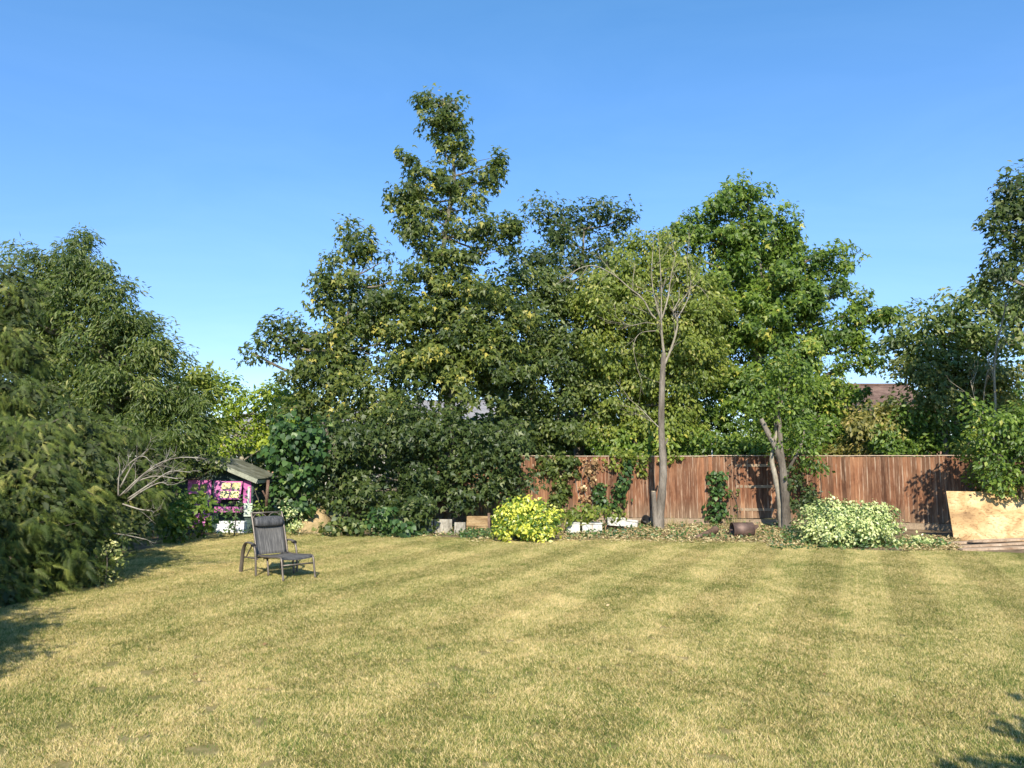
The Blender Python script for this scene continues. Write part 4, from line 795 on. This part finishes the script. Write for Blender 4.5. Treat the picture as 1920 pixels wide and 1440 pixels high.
M_SLEEP = surf('orange_timber', [(.22, .135, .065), (.36, .24, .12), (.48, .34, .18)], 3, .85, .5, (1, 1, 4), 25, .15)
def trough(label, px0, px1, pyb, h, d, mat, name='planter', cat='planter', cells=1, rz=0.0, rx=0.0, z0=0.0, group=None, ry=0.0):
    b0 = ground(px0, pyb, z0); b1 = ground(px1, pyb, z0); w = b1[0] - b0[0]; rt = thing(name, label, cat, ((b0[0] + b1[0]) / 2, b0[1] + d / 2, z0), group); t = .035
    mb = MB(); mb.box((0, -d / 2 + t / 2, h / 2), (w, t, h)).box((0, d / 2 - t / 2, h / 2), (w, t, h)).box((-w / 2 + t / 2, 0, h / 2), (t, d - 2 * t, h)).box((w / 2 - t / 2, 0, h / 2), (t, d - 2 * t, h)); mb.build('box', mat, rt)
    MB().box((0, 0, h * .42), (w - 2 * t, d - 2 * t, h * .84)).build('soil', M_SOIL, rt)
    mb = MB(); mb.box((0, -d / 2 - .008, h - .012), (w + .016, .02, .026)); mb.build('rim', mat, rt)
    if cells > 1:
        mb = MB()
        for k in range(1, cells): mb.box((-w / 2 + w * k / cells, -d / 2 - .001, h / 2 - .012), (.012, .006, h - .03))
        mb.build('joint', M_SLEEP, rt)
    rt.rotation_euler = (rx, ry, rz); return rt
trough('small cream planter box touching the right side of the yellow bush', 1063, 1087, 1001, .26, .34, M_CREAM, group='cream planter boxes in the bed')
trough('longer cream planter box with a middle joint, second from the yellow bush', 1092, 1129, 1000, .24, .34, M_CREAM, cells=2, group='cream planter boxes in the bed')
trough('white trough tilted and propped on bricks, left of the small cut stump', 1140, 1175, 986, .19, .28, M_CREAM, z0=.10, ry=R(4), rz=R(-6), group='cream planter boxes in the bed')
trough('smallest white planter block half buried in dry leaves, nearest the bare trunk', 1176, 1197, 989, .17, .26, M_CREAM, z0=.03, ry=R(5), rz=R(-14), group='cream planter boxes in the bed')
M_BR = surf('weathered_brick', [(.34, .16, .10), (.46, .24, .16), (.56, .34, .24)], 8, .9, .5)
for k, px in enumerate((1143, 1155, 1168)):
    g_ = ground(px, 992); o = MB().box((0, 0, .05), (.21, .10, .065)).build('brick', M_BR); o.location = (g_[0], g_[1] + .12, 0); o.rotation_euler = (0, 0, R(random.uniform(-15, 15)))
    tag(o, ['left brick under the tilted white trough', 'middle brick under the tilted white trough', 'right brick under the tilted white trough'][k], 'brick', 'bricks under the tilted trough')
for k, (p0, p1, pb, h, lab) in enumerate([(784, 812, 999, .29, 'pale concrete slab with a dark leaf-shadowed left end, leftmost of the kerb slabs'), (813, 848, 999, .32, 'middle pale concrete slab standing on edge under the dark maple'), (851, 873, 1001, .27, 'rightmost stained concrete slab, beside the orange timber box')]):
    b0 = ground(p0, pb); b1 = ground(p1, pb); o = MB().box((0, 0, h / 2), (b1[0] - b0[0] - .02, .06, h), 0, R(-4)).build('concrete_slab', M_CONC); o.location = ((b0[0] + b1[0]) / 2, b0[1] + .05, -.01); tag(o, lab, 'slab', 'concrete slabs edging the bed'); o.rotation_euler = (0, R(random.uniform(-1.5, 1.5)), R(random.uniform(-4, 4)))
b0 = ground(874, 997); b1 = ground(914, 997); w = b1[0] - b0[0]
rt = thing('timber_bed_edging', 'orange-brown stacked timber edging between the slabs and the yellow bush', 'edging', ((b0[0] + b1[0]) / 2, b0[1] + .2, 0))
for k in range(3):
    o = MB().box((random.uniform(-.01, .01), random.uniform(-.008, .008), .06 + k * .118), (w, .07, .112)).build('timber', M_SLEEP, rt)
MB().box((w / 2 + .03, -.05, .2), (.06, .06, .46)).build('post', M_LOG, rt)
pt = ground(1210, 990); rt = thing('plant_pot', 'black plastic pot tipped over left of the bare tree stump', 'pot', (pt[0], pt[1] + .3, .12)); mb = MB()
pot = [(.075, 0), (.10, .22), (.108, .22), (.108, .25), (.096, .25), (.072, .02)]; n = 16
for r_, z in pot:
    for k in range(n): mb.v.append((r_ * math.cos(2 * math.pi * k / n), r_ * math.sin(2 * math.pi * k / n), z))
for i in range(len(pot) - 1):
    for k in range(n): mb.f.append((i * n + k, i * n + (k + 1) % n, (i + 1) * n + (k + 1) % n, (i + 1) * n + k)); mb.sm.append(True)
mb.f.append(tuple(range(5 * n, 6 * n))); mb.sm.append(False); mb.f.append(tuple(reversed(range(n)))); mb.sm.append(False)
M_BLACK = surf('black_plastic_and_gap', [(.012, .012, .012), (.025, .025, .025)], 5, .5, .1); mb.build('pot_body', M_BLACK, rt); rt.rotation_euler = (R(65), R(20), 0)

def mound(label, px0, px1, pyb, h, d, mat, name='mound', cat='mound'):
    b0 = ground(px0, pyb); b1 = ground(px1, pyb); cx = (b0[0] + b1[0]) / 2; w = (b1[0] - b0[0]) / 2; cy = b0[1] + d; N = 26; V = []; T = []
    for j in range(N + 1):
        for i in range(N + 1):
            u = -1 + 2 * i / N; v = -1 + 2 * j / N; rr = math.hypot(u, v); z = h * max(0, 1 - rr * rr) ** 1.1 * (1 + .3 * math.sin(3 * u + 1) * math.cos(4 * v)) + .03 * math.sin(9 * u) * math.sin(8 * v) * max(0, 1 - rr)
            V.append((cx + u * w * 1.1, cy + v * d, z - .02))
    for j in range(N):
        for i in range(N): a_ = j * (N + 1) + i; T += [(a_, a_ + 1, a_ + N + 2), (a_, a_ + N + 2, a_ + N + 1)]
    me = mesh_np(name, V, T); o = add_mesh(name, me, mat); me.polygons.foreach_set('use_smooth', [True] * len(T)); tag(o, label, cat); return o
M_HEAP = surf('dry_grass_heap', [(.26, .22, .09), (.44, .32, .16), (.58, .42, .22)], 4, .95, 1.0, (1, 1, 1), 45, .1, dist=.03)
mound('tan heap of dry grass cuttings behind the lounger, right of the playhouse', 540, 612, 998, .48, .9, M_HEAP, 'grass_heap', 'heap')
mound('brown soil heap under the maples behind the weed clumps', 600, 700, 992, .42, .8, M_SOIL, 'soil_heap', 'heap')

# loose stuff: dry leaves and straw along the bed, stalks
def litter(name, label, n, region, size, mat, template, up=.9, zj=.03, stalk=False):
    P = []; 
    while len(P) < n:
        k = len(region); a_ = region[random.randrange(k)]; px = a_[0] + random.random() * (a_[1] - a_[0]); py = a_[2] + (random.random() ** a_[4] if len(a_) > 4 else random.random()) * (a_[3] - a_[2])
        g_ = ground(px, py); P.append((g_[0], g_[1], random.random() * zj))
    P = np.array(P); m = len(P); 
    if stalk: D = np.array((0, 0, 1.)) + rng.normal(0, .35, (m, 3)); N = rng.normal(0, 1, (m, 3)) * (1, 1, .1)
    else: D = rng.normal(0, 1, (m, 3)) * (1, 1, .35); N = np.array((0, -.2, up)) + rng.normal(0, .45, (m, 3))
    V, T, q = leaves(P, D, N, size * (.5 + rng.random(m)), template); o = add_mesh(name, mesh_np(name, V, T, np.repeat(rng.random(m), q)), LM[mat]); o['kind'] = 'stuff'; tag(o, label, 'leaf litter' if not stalk else 'dry stalks'); return o
bedreg = [(880, 1240, 990, 1017), (1150, 1500, 985, 1017), (1240, 1500, 992, 1020), (1440, 1510, 1000, 1026), (1060, 1240, 985, 1013), (1690, 1800, 1008, 1034), (1200, 1500, 980, 1000)]
litter('leaf_litter', 'carpet of curled tan dry leaves under the fence and bushes', 9000, bedreg, .042, 'dry', T_OVAL, zj=.06)
litter('straw_litter', 'loose straw and dead grass strewn along the lawn edge', 12000, bedreg + [(560, 900, 985, 1008)], .085, 'straw', T_NARROW, zj=.05)
litter('bed_weeds', 'scattered low green weeds growing in the bed and its edge', 7000, [(1250, 1480, 985, 1016), (1060, 1240, 985, 1013), (600, 900, 985, 1008), (860, 930, 990, 1012), (1040, 1240, 972, 992), (1470, 1520, 990, 1020), (390, 560, 988, 1003), (700, 800, 992, 1008), (1440, 1780, 1018, 1033)], .07, 'ivy', T_OVAL, .4, .10)
litter('fallen_leaves', 'few dry tan leaves lying loose on the open lawn', 70, [(0, 1920, 1060, 1440), (300, 1900, 1030, 1150)], .038, 'dry', T_OVAL, zj=.03)
def stalks(label, n, px0, px1, py, h, mat):
    r_ = thing('grass_tuft', label, 'grass', ground((px0 + px1) / 2, py)); P = np.array([ground(random.uniform(px0, px1), py - random.random() * 8) for _ in range(n)])
    V, T, q = leaves(P, np.array((0, 0, 1.)) + rng.normal(0, .2, (n, 3)), rng.normal(0, 1, (n, 3)) * (1, 1, .1), h * (.5 + .7 * rng.random(n)), tmpl([(-.012, 0, 0), (.012, 0, 0), (.05, .6, .02), (.06, 1, .03)], [(0, 1, 2), (0, 2, 3)]))
    o = add_mesh('blades', mesh_np('blades', V, T, np.repeat(rng.random(n), q)), LM[mat], r_, 'stuff'); keep(o, r_)
stalks('tall pale dead grass stalks above the orange timber edging', 160, 868, 925, 985, .55, 'straw')
stalks('upright straw tuft behind the second cream planter box', 120, 1065, 1100, 985, .45, 'straw')
stalks('green grass tuft at the playhouse foot', 260, 470, 520, 1000, .30, 'olive')
stalks('green grass tuft in front of the pale concrete slabs', 220, 745, 800, 1002, .18, 'ivy')
stalks('dry straw tuft at the foot of the narrow ivy column', 160, 1360, 1400, 992, .25, 'straw')
stalks('dry straw tuft between the bare tree and the fence', 160, 1250, 1290, 990, .22, 'straw')

# ------------------------------------------------------------------ the playhouse
M_GREEN = surf('dark_green_paint', [(.020, .040, .032), (.030, .055, .045), (.05, .08, .065)], 3, .6, .3, (1, 1, 1), 30, .35, per_object=.15)
M_PINK = surf('pink_paint', [(.36, .075, .22), (.50, .13, .33), (.60, .22, .42)], 4, .6, .15, (1, 1, 1), 30, .3)
M_YEL = surf('cream_yellow_paint', [(.66, .56, .22), (.78, .68, .34)], 4, .6, .15)
M_FELT = surf('mossy_roofing_felt', [(.09, .09, .06), (.15, .15, .10), (.24, .235, .18)], 3, .95, .6, (1, 1, 1), 40, .1)
M_FASCIA = surf('weathered_fascia', [(.24, .25, .18), (.38, .38, .29)], 3, .85, .3)
Yp = 18.4; xr = gx(474, Yp, .6); xl = gx(312, Yp, .6); ze = at(476, 897, Yp)[2]; zr = ze + .42; dp = 1.65
rt = thing('playhouse', 'small dark green wooden playhouse with pink door and shutters', 'playhouse', ((xl + xr) / 2, Yp, 0))
hw = (xr - xl) / 2
xc = 0.0
def gable_z(x): return ze + (zr - ze) * (1 - abs(x) / hw)
bh = .105; nb = int(zr / bh) + 1
for k in range(nb):                                                     # front boards, clipped to the gable
    z0 = k * bh; z1 = z0 + bh - .004
    def half(z): return hw if z <= ze else max(.02, hw * (1 - (z - ze) / (zr - ze)))
    if z0 >= zr - .03: break
    a_, b_ = half(z0), half(min(z1, zr))
    mb = MB(); mb.v = [(-a_, -.012, z0), (a_, -.012, z0), (b_, 0, z1), (-b_, 0, z1), (-a_, .02, z0), (a_, .02, z0), (b_, .02, z1), (-b_, .02, z1)]
    mb.f = [(0, 1, 2, 3), (5, 4, 7, 6), (0, 4, 5, 1), (3, 2, 6, 7), (1, 5, 6, 2), (4, 0, 3, 7)]; mb.sm = [False] * 6; mb.build('cladding_board', M_GREEN, rt)
for sgn in (-1, 1):
    for k in range(int(ze / bh) + 1):
        z0 = k * bh
        if z0 + bh * .5 > ze: break
        MB().box((sgn * (hw - .012), dp / 2, z0 + bh / 2 - .002), (.022, dp - .03, bh - .004), 0, 0, R(3) * sgn).build('cladding_board', M_GREEN, rt)
MB().box((0, dp, ze / 2), (2 * hw, .02, ze)).build('back_wall', M_GREEN, rt)
for sgn in (-1, 1):                                                     # corner posts, roof slopes, barge boards
    MB().box((sgn * (hw - .01), -.012, ze / 2 - .01), (.05, .05, ze - .02)).build('corner_post', M_GREEN, rt)
    ov = .14; sl = math.atan2(zr - ze, hw); Lr = (hw + ov) / math.cos(sl)
    cx = sgn * (hw + ov) / 2; cz = (zr + zr - (hw + ov) * math.tan(sl)) / 2 + .035
    MB().box((cx, dp / 2 - .02, cz), (Lr, dp + .30, .035), 0, 0, sl * sgn).build('roof', M_FELT, rt)
    MB().box((cx, -.185, cz - .045), (Lr, .022, .10), 0, 0, sl * sgn).build('barge_board', M_FASCIA, rt)
    MB().box((sgn * (hw + ov - .005), dp / 2 - .02, zr - (hw + ov) * math.tan(sl) - .02), (.022, dp + .28, .075)).build('eaves_board', M_FASCIA, rt)
def lx(px): return gx(px, Yp, .6) - rt.location.x
def lz(py): return at(420, py, Yp)[2]
x0, x1, z0, z1 = lx(352), lx(396), lz(990), lz(900)
dr = MB().box(((x0 + x1) / 2, -.03, (z0 + z1) / 2), (x1 - x0, .03, z1 - z0)).build('door', M_PINK, rt)
for i in range(2):
    for j in range(2): MB().box((x0 + (x1 - x0) * (.32 + .36 * i), -.047, z1 - (z1 - z0) * (.16 + .20 * j)), ((x1 - x0) * .27, .006, (z1 - z0) * .15)).build('pane', surf('yellow_green_pane', [(.20, .24, .06), (.30, .32, .10)], 5, .3, .05) if i + j == 0 else bpy.data.materials['yellow_green_pane'], dr)
MB().tube([(x1 - .06, -.05, (z0 + z1) / 2), (x1 - .06, -.08, (z0 + z1) / 2)], .014, 8).build('handle', M_BLACK, dr)
wx0, wx1, wz0, wz1 = lx(415), lx(456), lz(943), lz(901)
wn_ = MB().box(((wx0 + wx1) / 2, -.016, (wz0 + wz1) / 2), (wx1 - wx0, .012, wz1 - wz0)).build('window', M_BLACK, rt)  # black panel stands in for the shaded opening under the sash
for k, (a_, b_) in enumerate(((lx(402), lx(414.5)), (lx(456.5), lx(471)))):
    sh = MB().box(((a_ + b_) / 2, -.034, (wz0 + wz1) / 2), (b_ - a_, .025, wz1 - wz0)).build('shutter', M_PINK, rt)
    c_ = ((a_ + b_) / 2, (wz0 + wz1) / 2); MB().prism([(c_[0] - .035, c_[1]), (c_[0], c_[1] - .055), (c_[0] + .035, c_[1]), (c_[0], c_[1] + .055)], 'y', -.0495, -.045).build('diamond', M_GREEN, sh)
# top-hung sash, propped open
ang = R(24); hh = (wz1 - wz0) * .86; cw = wx1 - wx0 - .01; mx_ = (wx0 + wx1) / 2
def sash(dx, dzfrac, w, h): 
    z = -dzfrac * hh; return ((mx_ + dx, -.06 + z * math.sin(ang), wz1 - .02 + z * math.cos(ang)), (w, .022, h), 0, -ang)
c_, sz, a1, a2 = sash(0, .5, cw, hh); sa = MB().box(c_, sz, 0, -ang).build('sash', M_PINK, rt)
for i in range(2):
    for j in range(2):
        c_, sz, a1, a2 = sash((-.25 + .5 * i) * cw * .93, .27 + .46 * j, cw * .41, hh * .38)
        MB().box((c_[0], c_[1] - .013 * math.cos(ang), c_[2] - .013 * math.sin(ang) * -1), (sz[0], .006, sz[2]), 0, -ang).build('pane', M_YEL, sa)
MB().tube([(wx1 + .02, -.05, wz0 - .02), (wx1 - .02, -.30, wz0 + .05)], .007, 5).build('stay', M_WHITE, rt)
bx = MB(); X0, X1 = lx(409), lx(459); Z0, Z1 = lz(961), lz(949)
bx.box(((X0 + X1) / 2, -.22, (Z0 + Z1) / 2), (X1 - X0, .02, Z1 - Z0)).box(((X0 + X1) / 2, -.13, Z0 + .01), (X1 - X0, .2, .02)).box((X0 + .01, -.12, (Z0 + Z1) / 2), (.02, .18, Z1 - Z0)).box((X1 - .01, -.12, (Z0 + Z1) / 2), (.02, .18, Z1 - Z0)); bx.build('window_box', M_PINK, rt)
M_PALEG = surf('pale_green_slats', [(.50, .58, .46), (.62, .70, .58)], 4, .7, .2)
for k in range(6): MB().box((lx(466), -.045, .40 + k * .052), (lx(475) - lx(458), .018, .046)).build('slat', M_PALEG, rt)
MB().box((lx(467), -.05, .82), (.045, .03, .5)).build('trim', M_PALEG, rt)
# white trough in front of the playhouse
trough('white rectangular trough standing under the playhouse window box', 405, 457, 1000, .27, .22, M_WHITE, 'trough', 'planter')
blob_shrub('potted_climber', 'leafy plant growing out of the white trough across the pink window box', 'plant', (gx(437, 17.4), 17.45),
    [(440, 965, 17.35, .13, .22), (436, 985, 17.3, .14, .14), (446, 940, 17.4, .12, .10), (425, 960, 17.4, .08, .06)], 'bush', 'ivy', .8, L=.07, rc=.12, n=14, lr=.008)
blob_shrub('climbing_plant', 'pale green climber on the right corner of the playhouse', 'plant', (gx(482, 18.1), 18.1),
    [(482, 920, 18.2, .10, .14), (478, 950, 18.1, .14, .16), (486, 960, 18.0, .12, .10)], 'bush', 'maple_bright', .7, L=.07, rc=.12, n=12, lr=.008)
blob_shrub('ivy', 'dark ivy mat spilling over the left slope of the playhouse roof', 'climber', (gx(330, 18.3), 18.2),
    [(340, 868, 18.2, .5, .13), (385, 862, 18.4, .4, .12), (420, 866, 18.6, .22, .08), (300, 885, 18.1, .4, .25), (375, 878, 18.15, .3, .06), (405, 872, 18.1, .22, .06), (350, 862, 18.2, .4, .12)], 'fine', 'fine', 1.2, L=.09, rc=.2, n=40)
# parasol-like rusty post and shed clutter at the right of the playhouse
mb = MB(); mb.tube([ground(498, 990), at(500, 940, 18.0), at(503, 900, 18.0)], .035, 7); mb.tube([at(500, 935, 18.0), at(492, 920, 18.0)], .02, 5)
tag(mb.build('wooden_post', M_LOG), 'reddish wooden post standing right of the playhouse wall behind the lounger', 'post')
# low brick wall behind
rw = thing('brick_wall', 'short run of pinkish brick wall above the playhouse roof', 'wall', (gx(470, 21.8), 21.8, 0)); MB().box((0, .12, .70), (1.1, .2, 1.40)).build('wall_core', M_SOIL, rw)
for r_ in range(18):
    for k in range(5): MB().box((-.44 + k * .22 + (.11 if r_ % 2 else 0) - .05, random.uniform(-.004, .004), .04 + r_ * .077), (.208, .1, .065)).build('brick', M_BR, rw)

# ------------------------------------------------------------------ the lounger
M_FRAME = surf('bronze_powder_coat', [(.13, .105, .08), (.20, .165, .13)], 6, .42, .1, (1, 1, 1), 40, .5, .35)
def sling_mat():
    m, n, l, b = new_mat('grey_sling_fabric'); g = n.new('ShaderNodeTexCoord').outputs['Object']
    t = noise(n, l, 14, 5, .7, mapping(n, l, g, (.35, 6, .35))); r = ramp(n, [(.3, (.035, .033, .030)), (.5, (.095, .088, .078)), (.7, (.21, .195, .17))]); l.new(t.outputs[0], r.inputs[0]); l.new(r.outputs[0], b.inputs['Base Color'])
    b.inputs['Roughness'].default_value = .7; t2 = noise(n, l, 220, 2, .5, g); bump(n, l, t2.outputs[0], b, .3, .003); return m
M_SLING = sling_mat()
M_PILLOW = surf('charcoal_headrest', [(.03, .03, .03), (.07, .068, .066), (.12, .115, .11)], 10, .6, .2, (4, 4, .6), 60, .4)
lg = thing('garden_lounger', 'grey sling garden lounger chair with headrest pillow standing alone on the lawn', 'lounger', (-3.855, 12.12, 0))
lg.rotation_euler = (0, 0, math.atan2(-.74, .67)); 
yw = .245; aw = .325
def tube(name, pts, r, parent=lg, k=4, n=8, flat=None, mat=M_FRAME): return MB().tube(smooth_path(pts, k), r, n, True, flat).build(name, mat, parent)
for sgn in (-1, 1):
    tube('arm', [(0, sgn * aw, 0), (.025, sgn * aw, .16), (.05, sgn * aw, .30), (.10, sgn * aw, .41), (.18, sgn * aw, .462), (.30, sgn * aw, .468), (.42, sgn * aw, .455)], .021, flat=(1.5, .7))
    tube('front_arm_leg', [(.40, sgn * aw, .440), (.46, sgn * aw, .40), (.50, sgn * aw, .28), (.52, sgn * aw, .14), (.53, sgn * aw, 0)], .016)
    MB().tube([(.37, sgn * aw, .448), (.45, sgn * aw, .442)], .026, 8).build('arm_knob', M_BLACK, lg)
    tube('side_rail', [(.02, sgn * (aw - .03), .235), (.25, sgn * .29, .245), (.52, sgn * (aw - .03), .25)], .012, k=2)
    tube('seat_rail', [(.36, sgn * yw, .295), (.55, sgn * yw, .285), (.85, sgn * yw, .300), (1.10, sgn * yw, .318), (1.17, sgn * yw, .295), (1.21, sgn * yw, .16), (1.25, sgn * yw, 0)], .015)
    tube('back_post', [(.36, sgn * yw, .265), (.33, sgn * yw, .38), (.24, sgn * yw, .62), (.14, sgn * yw, .86), (.12, sgn * yw, .895)], .014)
    tube('rear_leg', [(.62, sgn * .20, .27), (.66, sgn * .20, .12), (.68, sgn * .20, 0)], .015, k=2)
    tube('back_stay', [(.28, sgn * .27, .45), (.16, sgn * .28, .33), (.10, sgn * .29, .24)], .010, k=2)
for p0, p1 in (((1.19, -yw, .215), (1.19, yw, .215)), ((.30, -aw + .02, .245), (.30, aw - .02, .245)), ((.60, -yw, .262), (.60, yw, .262)), ((.12, -yw, .895), (.12, yw, .895))): MB().tube([p0, p1], .011, 8).build('cross_bar', M_FRAME, lg)
for k in range(2):                                                        # scroll arcs on the head end
    c_ = -yw / 2 + k * yw; pts_ = [(.125 + .012 * (1 - math.sin(t)) * 3, c_ + math.cos(t) * yw * .42, .815 + math.sin(t) * .072) for t in np.linspace(0, math.pi, 9)]
    MB().tube(pts_, .0075, 6).build('scroll', M_FRAME, lg)
def strip(name, prof, w, mat, t=.008, ny=8):
    mb = MB(); q = ny + 1
    for off in (0, -t):
        for (x, z) in prof:
            for j in range(q):
                y = -w + 2 * w * j / ny; sag = -.018 * (1 - (y / w) ** 2); mb.v.append((x + (sag if name == 'backrest' else 0) * .7, y, z + off + (sag if name == 'seat' else 0)))
    m = len(prof); o_ = m * q
    for i in range(m - 1):
        for j in range(ny): a_ = i * q + j; mb.f += [(a_, a_ + q, a_ + q + 1, a_ + 1), (o_ + a_, o_ + a_ + 1, o_ + a_ + q + 1, o_ + a_ + q)]; mb.sm += [True, True]
    for i in range(m - 1):
        for j in (0, ny): a_ = i * q + j; mb.f.append((a_, a_ + q, o_ + a_ + q, o_ + a_)); mb.sm.append(False)
    for i in (0, m - 1):
        for j in range(ny): a_ = i * q + j; mb.f.append((a_, a_ + 1, o_ + a_ + 1, o_ + a_)); mb.sm.append(False)
    return mb.build(name, mat, lg)
strip('seat', [(.39, .300), (.47, .290), (.62, .292), (.80, .303), (.98, .316), (1.10, .325), (1.15, .322), (1.18, .30)], yw - .012, M_SLING)
strip('backrest', [(.14 + (.36 - .14) * t + .0, .86 - (.86 - .30) * t) for t in np.linspace(.08, 1, 10)], yw - .012, M_SLING)
mb = MB(); ny = 12
for j in range(ny + 1):
    y = -yw + .02 + (2 * yw - .04) * j / ny; k_ = 1 - .25 * abs(2 * j / ny - 1) ** 6
    for k in range(12):
        a_ = 2 * math.pi * k / 12; mb.v.append((.205 + math.cos(a_) * .040 * k_ + math.sin(a_) * -.028 * k_, y, .765 + math.sin(a_) * .078 * k_ + math.cos(a_) * .012))
for j in range(ny):
    for k in range(12): mb.f.append((j * 12 + k, j * 12 + (k + 1) % 12, (j + 1) * 12 + (k + 1) % 12, (j + 1) * 12 + k)); mb.sm.append(True)
mb.f += [tuple(reversed(range(12))), tuple(range(ny * 12, ny * 12 + 12))]; mb.sm += [False, False]; mb.build('headrest', M_PILLOW, lg)
print('LEAF TRIS', TOTAL[0], 'tiles', len(tiles), 'tris all', sum(len(o.data.polygons) for o in bpy.data.objects if o.type == 'MESH'))
